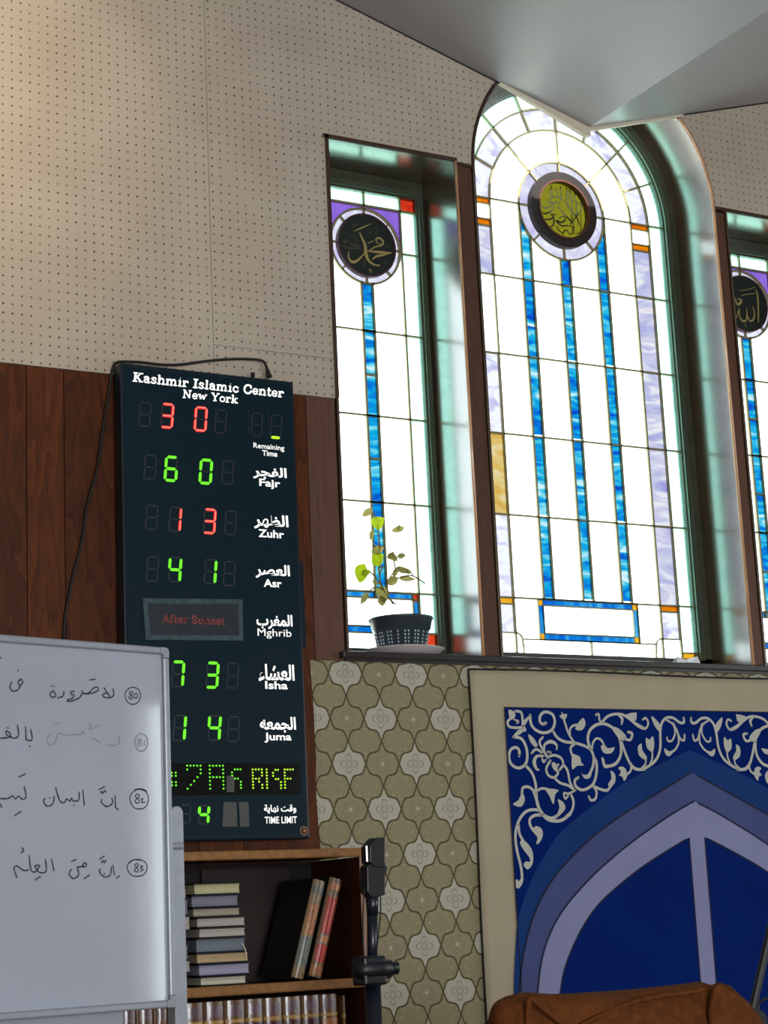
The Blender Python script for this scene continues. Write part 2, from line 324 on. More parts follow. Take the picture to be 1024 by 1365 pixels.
def wallpaper():
    m = bpy.data.materials.new('quatrefoil_wallpaper'); t = NT(m); b = t.n['Principled BSDF']
    a0, a1, a2 = at(460, 897.8), at(548, 899.5), at(464.6, 1018)
    A = (a1[0] - a0[0]) / 4; B = (a0[1] - a2[1]) / 4
    sep = t.new('ShaderNodeSeparateXYZ'); t.l.new(t.coord(), sep.inputs[0])
    u = t.math('DIVIDE', t.math('SUBTRACT', sep.outputs[0], a0[0]), 2 * A / 2 if False else (a1[0] - a0[0]) / 4)
    v = t.math('DIVIDE', t.math('SUBTRACT', a0[1], sep.outputs[2]), B)
    p = t.math('MULTIPLY', t.math('ADD', u, v), 0.5); q = t.math('MULTIPLY', t.math('SUBTRACT', u, v), 0.5)
    AM = 0.085
    def wave(k): return t.math('MULTIPLY', t.math('ADD', t.math('SINE', t.math('MULTIPLY', k, 2 * PI)), t.math('ADD', t.math('MULTIPLY', t.math('SINE', t.math('MULTIPLY', k, 4 * PI)), 0.22), t.math('MULTIPLY', t.math('SINE', t.math('MULTIPLY', k, 6 * PI)), 0.0))), AM)
    P = t.math('SUBTRACT', p, wave(q)); Q = t.math('SUBTRACT', q, wave(p))
    i, j = t.math('ROUND', P), t.math('ROUND', Q)
    dp = t.math('ABSOLUTE', t.math('SUBTRACT', P, i)); dq = t.math('ABSOLUTE', t.math('SUBTRACT', Q, j))
    line = t.ramp(t.math('MAXIMUM', dp, dq), [(0.462, c(0, 0, 0)), (0.478, c(1, 1, 1))])
    row = t.math('SUBTRACT', i, j); colm = t.math('ADD', i, j)
    odd = t.math('GREATER_THAN', t.math('ABSOLUTE', t.math('SUBTRACT', t.math('FLOORED_MODULO', row, 2.0), 1.0)), 0.5)   # 1 for even rows
    wsel = t.math('GREATER_THAN', t.math('ABSOLUTE', t.math('SUBTRACT', t.math('FLOORED_MODULO', t.math('MULTIPLY', t.math('ADD', colm, row), 0.5), 2.0), 1.0)), 0.5)
    lu = t.math('SUBTRACT', u, colm); lv = t.math('MULTIPLY', t.math('SUBTRACT', v, row), 1.15)
    r = t.math('SQRT', t.math('ADD', t.math('MULTIPLY', lu, lu), t.math('MULTIPLY', lv, lv))); th = t.math('ARCTAN2', lv, lu)
    def outline(r0, am, k, w, ph=0.0):
        rho = t.math('ADD', r0, t.math('MULTIPLY', t.math('ABSOLUTE', t.math('COSINE', t.math('ADD', t.math('MULTIPLY', th, k / 2), ph))), am))
        return t.ramp(t.math('ABSOLUTE', t.math('SUBTRACT', r, rho)), [(w * 0.5, c(1, 1, 1)), (w * 1.3, c(0, 0, 0))])
    nz = t.noise(t.coord(), 120, 3)
    white = t.mix(t.math('MULTIPLY', t.math('MAXIMUM', outline(0.16, 0.32, 4, 0.035), outline(0.07, 0.13, 4, 0.03)), 0.7), srgb(182, 180, 162), srgb(112, 108, 88))
    beige = t.mix(t.math('MULTIPLY', t.math('MAXIMUM', outline(0.25, 0.2, 6, 0.05, 0.6), t.ramp(nz, [(0.5, c(0, 0, 0)), (0.75, c(1, 1, 1))])), 0.35), srgb(148, 140, 112), srgb(110, 102, 76))
    beige = t.mix(t.ramp(r, [(0.07, c(.8, .8, .8)), (0.12, c(0, 0, 0))]), beige, srgb(190, 184, 156))
    olive = t.mix(t.math('MULTIPLY', outline(0.12, 0.52, 8, 0.045), 0.6), srgb(142, 135, 102), srgb(170, 164, 134))
    base = t.mix(odd, olive, t.mix(wsel, beige, white))
    base = t.mix(line, base, srgb(74, 62, 34))
    base = t.mix(t.math('MULTIPLY', t.noise(t.coord(), 5, 3), 0.18), base, srgb(110, 104, 84))
    t.l.new(base, b.inputs['Base Color']); b.inputs['Roughness'].default_value = 0.65; b.inputs['Specular IOR Level'].default_value = 0.25
    t.l.new(t.bump(nz, 0.2, 0.001), b.inputs['Normal'])
    return m
M_WALLP = wallpaper()

# ------------------------------------------------------------------ room shell
X0, X1, Y0 = -1.6, 6.4, -8.6
VX, VZ = 3.437, 3.862
def st(name, mb, mat, **k): return tag(mb.build(name, mat, **k), kind='structure')
st('floor', MB().box(X0, X1, Y0, 0.0, -0.1, 0.0), M_CARPET)
SP = 3.656                       # spring line of the arch
LW, RW = (2.487, 2.920, 2.140, 3.661), (3.985, 4.430, 2.140, 3.661)
AX, AR, AB = 3.4585, 0.4635, 2.140
def archloop(r, b, n=40): return [(AX - r, b), (AX + r, b)] + arc(AX, SP, r, 0, 180, n)
e = 0.009
def big(w): return rect(w[0] - e, w[1] + e, w[2] - e, w[3] + e)
top = [(X1, 4.95), (X0, 4.95)]
wall = st('wall_far', MB().prism([[(X0, 0), (X1, 0)] + top, big(LW), big(RW), archloop(AR + e, AB - e)], 0.009, 0.214), M_GAP)
Rw = [(-6.02, -5.0), (-3.9, -3.0), (-2.3, -1.3)]
# side and rear walls; the wall on the right has plain unseen windows; the one by the far wall is added to light the ceiling
wr = MB()
for a, b in ((Y0, -6.02), (-5.0, -3.9), (-3.0, -2.3), (-1.3, 0.235)): wr.box(X1, X1 + 0.15, a, b, 0, 4.95)
for a, b in Rw: wr.box(X1, X1 + 0.15, a, b, 0, 1.05); wr.box(X1, X1 + 0.15, a, b, 2.6, 4.95)
st('wall_right', wr, M_PLASTER)
st('wall_left', MB().box(X0 - 0.12, X0, Y0, 0.235, 0, 4.6), M_PLASTER)
st('wall_rear', MB().box(X0 - 0.12, X1 + 0.15, Y0 - 0.12, Y0, 0, 4.95), M_PLASTER)
st('ground', MB().box(-30, 40, 0.3, 50, -0.6, -0.5), pbr('outdoor_ground', srgb(225, 222, 214), 0.9, vary=0.2, vs=1))
# ceiling: two planes folded to a valley that runs straight at the window wall
cl = MB()
prof = [(X0, 4.43), (1.5, 4.405), (VX, VZ), (X1, VZ + 0.30 * (X1 - VX))]
for (xa, za), (xb, zb) in zip(prof, prof[1:]):
    cl.add([(xa, Y0, za), (xb, Y0, zb), (xb, 0, zb), (xa, 0, za), (xa, Y0, za + .03), (xb, Y0, zb + .03), (xb, 0, zb + .03), (xa, 0, za + .03)],
           [(0, 3, 2, 1), (4, 5, 6, 7), (3, 7, 6, 2), (0, 1, 5, 4)])
ceil = st('ceiling', cl, M_CEIL)
# white edge strips where the ceiling crosses the arched opening and a dark line along the wall
def zc(x): return 4.405 + (x - 1.5) * (VZ - 4.405) / (VX - 1.5) if x < VX else VZ + 0.30 * (x - VX)
MB().prism([[(3.105, zc(3.105) - .004), (3.425, zc(3.425) - .034), (3.44, zc(3.44) - .03), (3.44, zc(3.44)), (3.105, zc(3.105) + .012)]], -0.012, 0.004).build('edge_strip', M_CEILEDGE, ceil)
MB().prism([[(3.44, zc(3.44) - .012), (3.83, zc(3.83) - .008), (3.83, zc(3.83) + .004), (3.44, zc(3.44) + .004)]], -0.01, 0.004).build('edge_strip', M_CEILEDGE, ceil)
lc = MB()
for xa, xb in ((1.5, 3.437), (3.44, 6.3)):
    lc.tube([(xa, -.004, zc(xa) - .001), ((xa + xb) / 2, -.004, zc((xa + xb) / 2) - .001), (xb, -.004, zc(xb) - .001)], 0.0035, 5)
lc.build('dark_joint_line', M_CORD, ceil)

# ------------------------------------------------------------------ wall covering, piece by piece
def plank(x0, x1, z0, z1, m=M_PLANK): return MB().box(x0 + .0012, x1 - .0012, 0.0, 0.009, z0, z1).build('wood_plank', m, wall)
xs = [X0, -1.2, -0.95, -0.74, -0.4, -0.2, 0.06, 0.4, 0.62, 0.85, 1.19, 1.33, 1.5635, 1.6655, 1.905, 2.02, 2.15, 2.3812]
for a, b in zip(xs, xs[1:]): plank(a, b, 0.0, 2.8655)
plank(2.3812, 2.475, 2.114, 2.8655, M_MULL)
plank(2.93, 2.985, 2.141, 3.655, M_MULL); plank(3.932, 3.975, 2.141, 3.655, M_MULL)
plank(4.44, 4.8, 2.141, 3.655, M_MULL)
for a, b in ((4.8, 5.1), (5.1, 5.35), (5.35, 5.7), (5.7, 6.1), (6.1, X1)): plank(a, b, 2.141, 3.655, M_PLANK)
def pb(loops): return MB().prism(loops, -0.004, 0.009).build('pegboard_panel', M_PEG, wall)
pb([[(X0, 2.867), (2.0985, 2.867), (2.0985, zc(2.0985)), (1.5, zc(1.5)), (X0, 4.42)]])
pb([[(2.1, 2.867), (2.475, 2.867), (2.475, 2.9825), (2.1, 2.9825)]])
al = [(AX + (AR + .012) * math.cos(math.radians(a)), SP + (AR + .012) * math.sin(math.radians(a))) for a in range(178, 90, -3)]
ax = [p for p in al if p[1] < zc(p[0]) - .004]
pb([[(2.1, 2.984), (2.475, 2.984), (2.475, 3.674), (2.984, 3.661)] + ax + [(ax[-1][0] + .01, zc(ax[-1][0] + .01)), (2.1, zc(2.1))]])
ar = [(AX + (AR + .012) * math.cos(math.radians(a)), SP + (AR + .012) * math.sin(math.radians(a))) for a in range(2, 90, 3)]
ar = [p for p in ar if p[1] < zc(p[0]) - .004]
pb([[(3.933, 3.664), (3.975, 3.674), (X1, 3.674), (X1, zc(X1)), (ar[-1][0] - .008, zc(ar[-1][0] - .008))] + ar[::-1]])
# dark edge mouldings under the pegboard and round the openings
dt = MB()
dt.box(2.984, 2.93, -.006, .0, 3.655, 3.662) if False else dt.box(2.92, 2.99, -.006, .0, 3.652, 3.661)
dt.box(2.469, 2.93, -.008, .0, 3.661, 3.673); dt.box(2.475, 2.4865, -.008, .0, 2.87, 3.673)
dt.box(3.93, 4.44, -.008, .0, 3.661, 3.672)
dt.build('dark_moulding', M_DARKTRIM, wall)
# wallpaper sheet under the sill
wp = MB(); nseg = 40
for i in range(nseg):
    z0 = 2.114 * i / nseg; z1 = 2.114 * (i + 1) / nseg
    wob = lambda z: 2.3675 + 0.003 * math.sin(z * 17) + (0.004 if z < 1.9 else 0.0)
    wp.add([(wob(z0), -.0015, z0), (X1, -.0015, z0), (X1, -.0015, z1), (wob(z1), -.0015, z1)], [(0, 1, 2, 3)])
    wp.add([(wob(z0), -.0015, z0), (wob(z1), -.0015, z1), (wob(z1), 0.0, z1), (wob(z0), 0.0, z0)], [(0, 1, 2, 3)])
# the panelling stops where the paper begins: a backing under it
wp.build('wallpaper', M_WALLP, wall)
MB().box(2.3812, X1, 0.0, 0.009, 0.0, 2.112).build('wallpaper_backing', M_PLASTER, wall)
# sill shelf
sl = MB(); sl.box(2.455, X1, -.028, 0.225, 2.1205, 2.1395)
st('trim_1', sl, M_SILL, bevel=.003)
st('trim_2', MB().box(2.47, X1, -.012, 0.0, 2.1135, 2.1205), M_SILL)

# ------------------------------------------------------------------ stained glass windows
GY = 0.20
def pane(win, loop, mat):
    MB().prism([loop], GY - .002, GY + .002).build('glass_pane', mat, win)
class Leads:
    def __init__(s): s.mb = MB()
    def line(s, pts, w=.006, closed=False):
        P = [Vector(p) for p in pts]; n = len(P); L = []; R = []
        for i in range(n):
            a = P[i-1] if (closed or i > 0) else P[i]; b = P[(i+1) % n] if (closed or i < n-1) else P[i]
            t = (b - a).normalized(); nn = Vector((-t.y, t.x)) * w * .5; L.append(P[i] + nn); R.append(P[i] - nn)
        if closed:
            s.mb.prism([[tuple(p) for p in (R if (R[0] - sum(P, Vector((0, 0))) / n).length > (L[0] - sum(P, Vector((0, 0))) / n).length else L)],
                        [tuple(p) for p in (L if (R[0] - sum(P, Vector((0, 0))) / n).length > (L[0] - sum(P, Vector((0, 0))) / n).length else R)]], GY - .0055, GY + .004)
        else: s.mb.prism([[tuple(p) for p in R] + [tuple(p) for p in reversed(L)]], GY - .0055, GY + .004)
def reveal_rect(win, w):
    x0, x1, z0, z1 = w; y0, y1 = -.004, 0.212
    MB().box(x0 - .008, x0, y0, y1, z0, z1).build('reveal_board', M_REVEAL, win)
    MB().box(x1, x1 + .008, y0, y1, z0, z1).build('reveal_board', M_REVEAL, win)
    MB().box(x0 - .008, x1 + .008, y0, y1, z1, z1 + .008).build('reveal_board', M_REVEAL, win)
    b = MB(); b.tube([(x1 + .004, -.006, z0), (x1 + .004, -.006, z1)], .005, 8); b.build('edge_bead', M_BEAD, win, smooth=True)
def sash_rect(win, w, gx0, gx1, gz0, gz1):
    x0, x1, z0, z1 = w
    for k, (a, b, y0) in enumerate((((x0, gx0 + .004, z0, z1), 0, .186), ((gx1 - .004, x1, z0, z1), 0, .186), ((gx0, gx1, z0, gz0 + .004), 0, .186), ((gx0, gx1, gz1 - .004, z1), 0, .186))):
        MB().box(a[0], a[1], y0, .207, a[2], a[3]).build('sash_bar', M_SASH, win, bevel=.002)
    b = MB()
    for o in (.0, .005, .010):
        b.box(gx1 + .002 + o, gx1 + .0045 + o, .178 - o * .3, .19, gz0, gz1); b.box(gx0 - .005 - o, gx0 - .002 - o, .178 - o * .3, .19, gz0, gz1)
        b.box(gx0, gx1, .178 - o * .3, .19, gz1 + .002 + o, gz1 + .005 + o)
    b.build('glazing_bead', pbr('greenish_bead', srgb(84, 98, 80), 0.35, coat=.2), win)

def sector(cx, cz, r0_, r1_, a0, a1, n=8): return arc(cx, cz, r1_, a0, a1, n) + arc(cx, cz, r0_, a1, a0, n)

def side_window(name, w, CX, m):
    """m = +1: border column on the high-x side as in the left window (both look the same)"""
    win = tag(empty(name), kind='structure')
    reveal_rect(win, w)
    X = lambda x: CX + (x - 2.712)
    gx0, gx1, gz0, gz1 = max(X(2.530), w[0] + .02), min(X(2.896), w[1] - .02), 2.180, 3.606
    sash_rect(win, w, gx0, gx1, gz0, gz1)
    xs = [gx0, X(2.585), X(2.691), X(2.731), X(2.840), gx1]; L = Leads()
    rows = [2.354, 2.624, 2.890, 3.156]; R = .121; cz = 3.428
    seams = [2.354, 2.49, 2.624, 2.757, 2.890, 3.018, 3.156]
    for k in range(3):
        z0, z1 = rows[k], rows[k + 1]
        pane(win, rect(xs[0], xs[1], z0, z1), G_CLEAR); pane(win, rect(xs[1], xs[2], z0, z1), G_CLEAR)
        pane(win, rect(xs[3], xs[4], z0, z1), G_CLEAR); pane(win, rect(xs[4], xs[5], z0, z1), G_BORDER)
    for a, b in zip(seams, seams[1:]):
        pane(win, rect(xs[2], xs[3], a, b), G_BLUE); L.line([(xs[2], b), (xs[3], b)], .006)
    for z in rows: L.line([(gx0, z), (gx1, z)], .0055)
    # row round the medallion
    c0 = (CX, cz); ang = lambda x: math.degrees(math.acos((x - CX) / R))
    aL, aR = ang(xs[2]), ang(xs[3])
    lo = arc(CX, cz, R, 180, 360 - aL, 14)       # left flank of the ring from 9 o'clock to the blue strip
    pane(win, rect(xs[0], xs[1], 3.156, 3.420), G_CLEAR)
    pane(win, [(xs[1], 3.156), (xs[2], 3.156)] + lo[::-1] + [(xs[1], cz)], G_CLEAR)
    hi = arc(CX, cz, R, 360 - aR, 360, 14)
    pane(win, [(xs[3], 3.156), (xs[4], 3.156), (xs[4], cz)] + hi[::-1], G_CLEAR)
    bt = arc(CX, cz, R, 360 - aL, 360 - aR, 4)
    pane(win, [(xs[2], 3.156), (xs[3], 3.156)] + bt[::-1], G_BLUE)
    pane(win, rect(xs[4], xs[5], 3.156, 3.420), G_BORDER); L.line([(xs[4], 3.420), (gx1, 3.420)]); L.line([(gx0, 3.420), (xs[1], 3.420)])
    pane(win, rect(xs[4], xs[5], 3.420, 3.560), G_BORDER); pane(win, rect(xs[0], xs[1], 3.420, 3.560), G_BORDER)
    pane(win, [(xs[1], cz)] + arc(CX, cz, R, 180, 90, 12) + [(CX, 3.560), (xs[1], 3.560)], G_PURPLE)
    pane(win, [(CX, cz + R)] + arc(CX, cz, R, 90, 0, 12)[1:] + [(xs[4], cz), (xs[4], 3.560), (CX, 3.560)], G_PURPLE)
    pane(win, rect(xs[1], CX, 3.560, gz1), G_BORDER); pane(win, rect(CX, xs[4], 3.560, gz1), G_BORDER)
    pane(win, rect(xs[4], gx1, 3.560, gz1), G_RED); pane(win, rect(gx0, xs[1], 3.560, gz1), G_RED)
    L.line([(gx0, 3.560), (gx1, 3.560)], .007); L.line([(CX, cz + R), (CX, gz1)])
    for k in range(8):
        pane(win, sector(CX, cz, .100, R, k * 45, k * 45 + 45), G_RING)
        a = math.radians(k * 45); L.line([(CX + .099 * math.cos(a), cz + .099 * math.sin(a)), (CX + R * math.cos(a), cz + R * math.sin(a))], .005)
    L.line(arc(CX, cz, R, 0, 360, 48)[:-1], .0065, True)
    for x, za in ((xs[1], gz0), (xs[4], gz0)): L.line([(x, za), (x, gz1)], .0055)
    for x in xs[2:4]: L.line([(x, 2.335), (x, 3.312)], .006)
    # foot: two blue bars, red squares
    xr = X(2.818)
    pane(win, rect(xs[1], CX, 2.335, 2.354), G_BAR); pane(win, rect(CX, xr, 2.335, 2.354), G_BAR); pane(win, rect(xr, xs[4], 2.330, 2.354), G_RED)
    pane(win, rect(xs[1], CX, 2.231, 2.251), G_BAR); pane(win, rect(CX, xr, 2.231, 2.251), G_BAR); pane(win, rect(xr, xs[4], 2.231, 2.251), G_RED)
    pane(win, rect(xs[1], xr, 2.251, 2.335), G_CLEAR); pane(win, rect(xr, xs[4], 2.251, 2.330), G_BAR)
    pane(win, rect(xs[1], xs[4], gz0, 2.231), G_CLEAR)
    for a, b in ((xs[0], xs[1]), (xs[4], xs[5])):
        pane(win, rect(a, b, 2.235, 2.354), G_BORDER); pane(win, rect(a, b, gz0, 2.235), G_RED); L.line([(a, 2.235), (b, 2.235)])
    for z in (2.335, 2.251, 2.231): L.line([(xs[1], z), (xs[4], z)], .0045)
    L.line([(xr, 2.231), (xr, 2.354)], .004)
    L.mb.build('lead_came', M_LEAD, win)
    # medallion
    md = MB().prism([arc(CX, cz, .1, 0, 360, 48)[:-1]], GY - .012, GY + .003).build('medallion', pbr('medallion_black_green', srgb(30, 40, 36), 0.35, vary=.2, vs=30), win)
    MB().prism([arc(CX, cz, .1015, 0, 360, 48)[:-1], arc(CX, cz, .0965, 0, 360, 48)[:-1]], GY - .014, GY + .003).build('medallion_rim', pbr('medallion_maroon_rim', srgb(74, 44, 58), 0.35), md)
    return win, md

def strokes(name, mat, parent, lst, conv, scale, y, wd_=1.0):
    """lst: (points in a crop's pixels, width in crop pixels or list); conv(px,py)->plane 2-D; drawn as flat print at depth y"""
    mb = MB()
    for q_, it in enumerate(lst):
        pts, w = it[0], it[1]; yy = y - 1.5e-5 * q_
        kind = it[2] if len(it) > 2 else 's'
        if kind == 'p':
            P = [conv(*p) for p in spline(pts, 3, True)]
            mb.prism([P], yy, None)
        else:
            sp_ = spline(pts, 4); n = len(sp_)
            if isinstance(w, (list, tuple)):
                ws = [w[0] + (w[1] - w[0]) * (1 - abs(2 * i / (n - 1) - 1)) for i in range(n)]
            else: ws = [w] * n
            mb.ribbon([conv(*p) for p in sp_], [q * scale * wd_ for q in ws], lambda a, b, yy=yy: (a, yy, b))
    return mb.build(name, mat, parent)

M_GOLD = pbr('gold_calligraphy', srgb(168, 152, 92), 0.5)
M_GOLDD = pbr('faint_gold_calligraphy', srgb(88, 88, 62), 0.5)
w1, md1 = side_window('window_1', LW, 2.712, 1)
ym = GY - .0125
cv = lambda x, y: at(430 + x / 8.533, 260 + y / 8.533, ym)
sc = .00235 / 8.533
strokes('calligraphy', M_GOLD, md1, [
    ([(425, 430), (450, 490), (485, 570), (495, 670), (525, 745), (585, 790), (650, 800)], (14, 42)),
    ([(520, 640), (600, 590), (670, 572), (690, 530), (650, 490), (610, 500), (620, 540), (660, 560)], (10, 26)),
    ([(515, 635), (600, 645), (700, 652), (782, 656)], (14, 30)), ([(780, 658), (690, 680), (610, 700), (568, 735)], (10, 30)),
    ([(480, 655), (430, 715), (370, 760), (320, 750), (295, 700), (298, 645)], (8, 34)),
    ([(355, 412), (440, 375), (555, 325)], (6, 16)), ([(515, 548), (580, 520)], 9), ([(540, 850), (552, 870)], 26)], cv, sc, ym)
strokes('calligraphy', M_GOLDD, md1, [
    ([(230, 520), (260, 545), (250, 500), (270, 540)], 8), ([(230, 575), (280, 600), (340, 605), (430, 605)], 12), ([(300, 480), (340, 470), (385, 510), (380, 560), (320, 550), (290, 510)], 8),
    ([(310, 560), (350, 575), (430, 580)], 9), ([(335, 370), (360, 345), (345, 330)], 10), ([(380, 310), (395, 335), (370, 345)], 12), ([(515, 420), (545, 430), (550, 410)], 8), ([(600, 440), (625, 390), (600, 370)], 7),
    ([(475, 740), (470, 790), (462, 830)], 10), ([(700, 740), (705, 775), (730, 765)], 8), ([(720, 590), (760, 580)], 8)], cv, sc, ym)
w3, md3 = side_window('window_3', RW, 4.197, 1)
cv = lambda x, y: at(940 + x / 7.583, 340 + y / 7.583, ym)
sc = .0026 / 7.583
strokes('calligraphy', M_GOLD, md3, [
    ([(515, 350), (530, 400), (538, 520), (540, 680)], (12, 22)), ([(480, 520), (500, 580), (490, 650), (455, 665), (430, 620), (420, 540)], (10, 20)),
    ([(425, 600), (415, 660), (380, 665), (350, 620), (345, 540)], (10, 20)), ([(340, 560), (320, 620), (300, 645), (270, 640), (250, 600), (280, 560), (310, 590)], (8, 18)),
    ([(330, 440), (370, 460), (330, 500), (300, 430)], (10, 26)), ([(370, 410), (430, 395), (510, 388)], 7), ([(360, 362), (440, 345), (505, 325)], 7), ([(408, 700), (410, 722)], 12)], cv, sc, ym)

# arched window
w2 = tag(empty('window_2'), kind='structure')
cx, cz = 3.4575, SP
GR = .410
gx0, gx1, gz0 = 3.046, 3.868, 2.183
L = Leads()
XC = [3.046, 3.104, 3.177, 3.288, 3.327, 3.438, 3.477, 3.588, 3.627, 3.737, 3.811, 3.868]
RZ = [2.358, 2.618, 2.877, 3.138, 3.398]
kinds = 'BLCUCUCUCLB'
for r in range(4):
    for k in range(11):
        m = {'B': G_BORDER, 'L': G_LILAC, 'C': G_CLEAR, 'U': G_BLUE}[kinds[k]]
        if k == 1: m = (G_LILACW, G_AMBER, G_LILACW, G_CLEAR)[r]
        z0, z1 = RZ[r], RZ[r + 1]
        if m == G_BLUE:
            cut = z0 + (z1 - z0) * (0.47, 0.62, 0.4, 0.55)[(r + k) % 4]
            pane(w2, rect(XC[k], XC[k+1], z0, z0 + .008), G_CLEAR if (r + k) % 3 else G_BLUE)
            pane(w2, rect(XC[k], XC[k+1], z0 + .008, cut), G_BLUE); pane(w2, rect(XC[k], XC[k+1], cut, z1), G_BLUE)
        else: pane(w2, rect(XC[k], XC[k+1], z0, z1), m)
for z in RZ: L.line([(gx0, z), (gx1, z)], .0055)
R1, RD, R2, R3 = .169, .130, .279, .353
zr = lambda x: cz - math.sqrt(max(0, R1 * R1 - (x - cx) ** 2))
def ringseg(xa, xb, n=8): return [(xa + (xb - xa) * i / n, zr(xa + (xb - xa) * i / n)) for i in range(n + 1)]
for k, m in ((3, G_BLUE), (4, G_CLEAR), (5, G_BLUE), (6, G_CLEAR), (7, G_BLUE)):
    xa, xb = XC[k], XC[k + 1]
    pane(w2, [(xa, 3.398), (xb, 3.398)] + ringseg(xa, xb)[::-1], m)
pane(w2, rect(XC[2], XC[3], 3.398, SP), G_CLEAR); pane(w2, rect(XC[8], XC[9], 3.398, SP), G_CLEAR)
pane(w2, rect(XC[0], XC[1], 3.398, SP), G_BORDER); pane(w2, rect(XC[10], XC[11], 3.398, SP), G_BORDER)
for a, b in ((1, 2), (9, 10)):
    pane(w2, rect(XC[a], XC[b], 3.398, 3.562), G_LILAC); pane(w2, rect(XC[a], XC[b], 3.562, 3.584), G_ORANGE)
    pane(w2, rect(XC[a], XC[b], 3.584, 3.636), G_CLEAR); pane(w2, rect(XC[a], XC[b], 3.636, SP), G_ORANGE)
    for z in (3.562, 3.584, 3.636): L.line([(XC[a], z), (XC[b], z)], .004)
L.line([(gx0, SP), (cx - R1, SP)]); L.line([(cx + R1, SP), (gx1, SP)])
for k in range(4):
    pane(w2, sector(cx, cz, R1, R2, k * 45, k * 45 + 45), G_CLEAR)
    if k: a = math.radians(45 * k); L.line([(cx + R1 * math.cos(a), cz + R1 * math.sin(a)), (cx + R2 * math.cos(a), cz + R2 * math.sin(a))])
for k in range(8):
    a = 22.5 * k
    pane(w2, sector(cx, cz, R2, R3, a, a + 22.5), G_LILACW); pane(w2, sector(cx, cz, R3, GR, a, a + 22.5), G_BORDER)
    if k: q = math.radians(a); L.line([(cx + R2 * math.cos(q), cz + R2 * math.sin(q)), (cx + GR * math.cos(q), cz + GR * math.sin(q))])
    for j in range(1):
        pane(w2, sector(cx, cz, RD, R1, 45 * k, 45 * k + 45), G_RING); q = math.radians(45 * k)
        L.line([(cx + RD * math.cos(q), cz + RD * math.sin(q)), (cx + R1 * math.cos(q), cz + R1 * math.sin(q))], .005)
L.line(arc(cx, cz, R1, 0, 360, 64)[:-1], .006, True); L.line(arc(cx, cz, R2, 0, 180, 40)); L.line(arc(cx, cz, R3, 0, 180, 48))
for i in (1, 2, 9, 10): L.line([(XC[i], 2.183), (XC[i], SP)], .0055)
for i in (3, 4, 5, 6, 7, 8): L.line([(XC[i], 2.358), (XC[i], zr(XC[i]) if abs(XC[i] - cx) < R1 else SP)], .006)
# foot of the arched window: blue box with corner squares, cut-corner panes
bx0, bx1, bz0, bz1, bt_ = 3.265, 3.647, 2.231, 2.358, .020
for a, b in ((bx0 + bt_, cx), (cx, bx1 - bt_)):
    pane(w2, rect(a, b, bz1 - bt_, bz1), G_BAR); pane(w2, rect(a, b, bz0, bz0 + bt_), G_BAR)
for x in (bx0, bx1 - bt_):
    pane(w2, rect(x, x + bt_, bz0 + bt_, bz1 - bt_), G_BAR)
    for z in (bz0, bz1 - bt_): pane(w2, rect(x, x + bt_, z, z + bt_), G_YELLOW)
pane(w2, rect(bx0 + bt_, bx1 - bt_, bz0 + bt_, bz1 - bt_), G_CLEAR)
L.line(rect(bx0, bx1, bz0, bz1), .004, True); L.line(rect(bx0 + bt_, bx1 - bt_, bz0 + bt_, bz1 - bt_), .004, True)
xl, xr_ = 3.203, 3.708
pane(w2, rect(XC[2], bx0, bz0, RZ[0]), G_CLEAR); pane(w2, rect(bx1, XC[9], bz0, RZ[0]), G_CLEAR)
pane(w2, rect(xl, cx, gz0, bz0), G_CLEAR); pane(w2, rect(cx, xr_, gz0, bz0), G_CLEAR)
L.line([(xl, bz0), (xr_, bz0)], .004); L.line([(cx, gz0), (cx, bz0)], .004)
for a, b, o, s_ in ((XC[1], XC[2], gx0, 1), (XC[9], XC[10], gx1, -1)):
    pane(w2, rect(a, b, 2.338, 2.358), G_YELLOW if s_ > 0 else G_ORANGE); pane(w2, rect(a, b, 2.249, 2.338), G_LILACW)
    L.line([(a, 2.338), (b, 2.338)], .004)
    if s_ > 0:
        lp = [(XC[1], gz0), (xl, gz0), (xl, 2.207), (xl - .005, 2.240), (xl - .018, 2.249), (XC[1], 2.249)]
    else:
        lp = [(xr_, gz0), (XC[10], gz0), (XC[10], 2.249), (xr_ + .018, 2.249), (xr_ + .005, 2.240), (xr_, 2.207)]
    pane(w2, lp, G_CLEAR); L.line(lp, .004, True)
    lo, hi_ = min(o, XC[1] if s_ > 0 else XC[10]), max(o, XC[1] if s_ > 0 else XC[10])
    pane(w2, rect(lo, hi_, 2.207, RZ[0]), G_BORDER); pane(w2, rect(lo, hi_, gz0, 2.207), G_YELLOW); L.line([(lo, 2.207), (hi_, 2.207)], .004)
L.mb.build('lead_came', M_LEAD, w2)
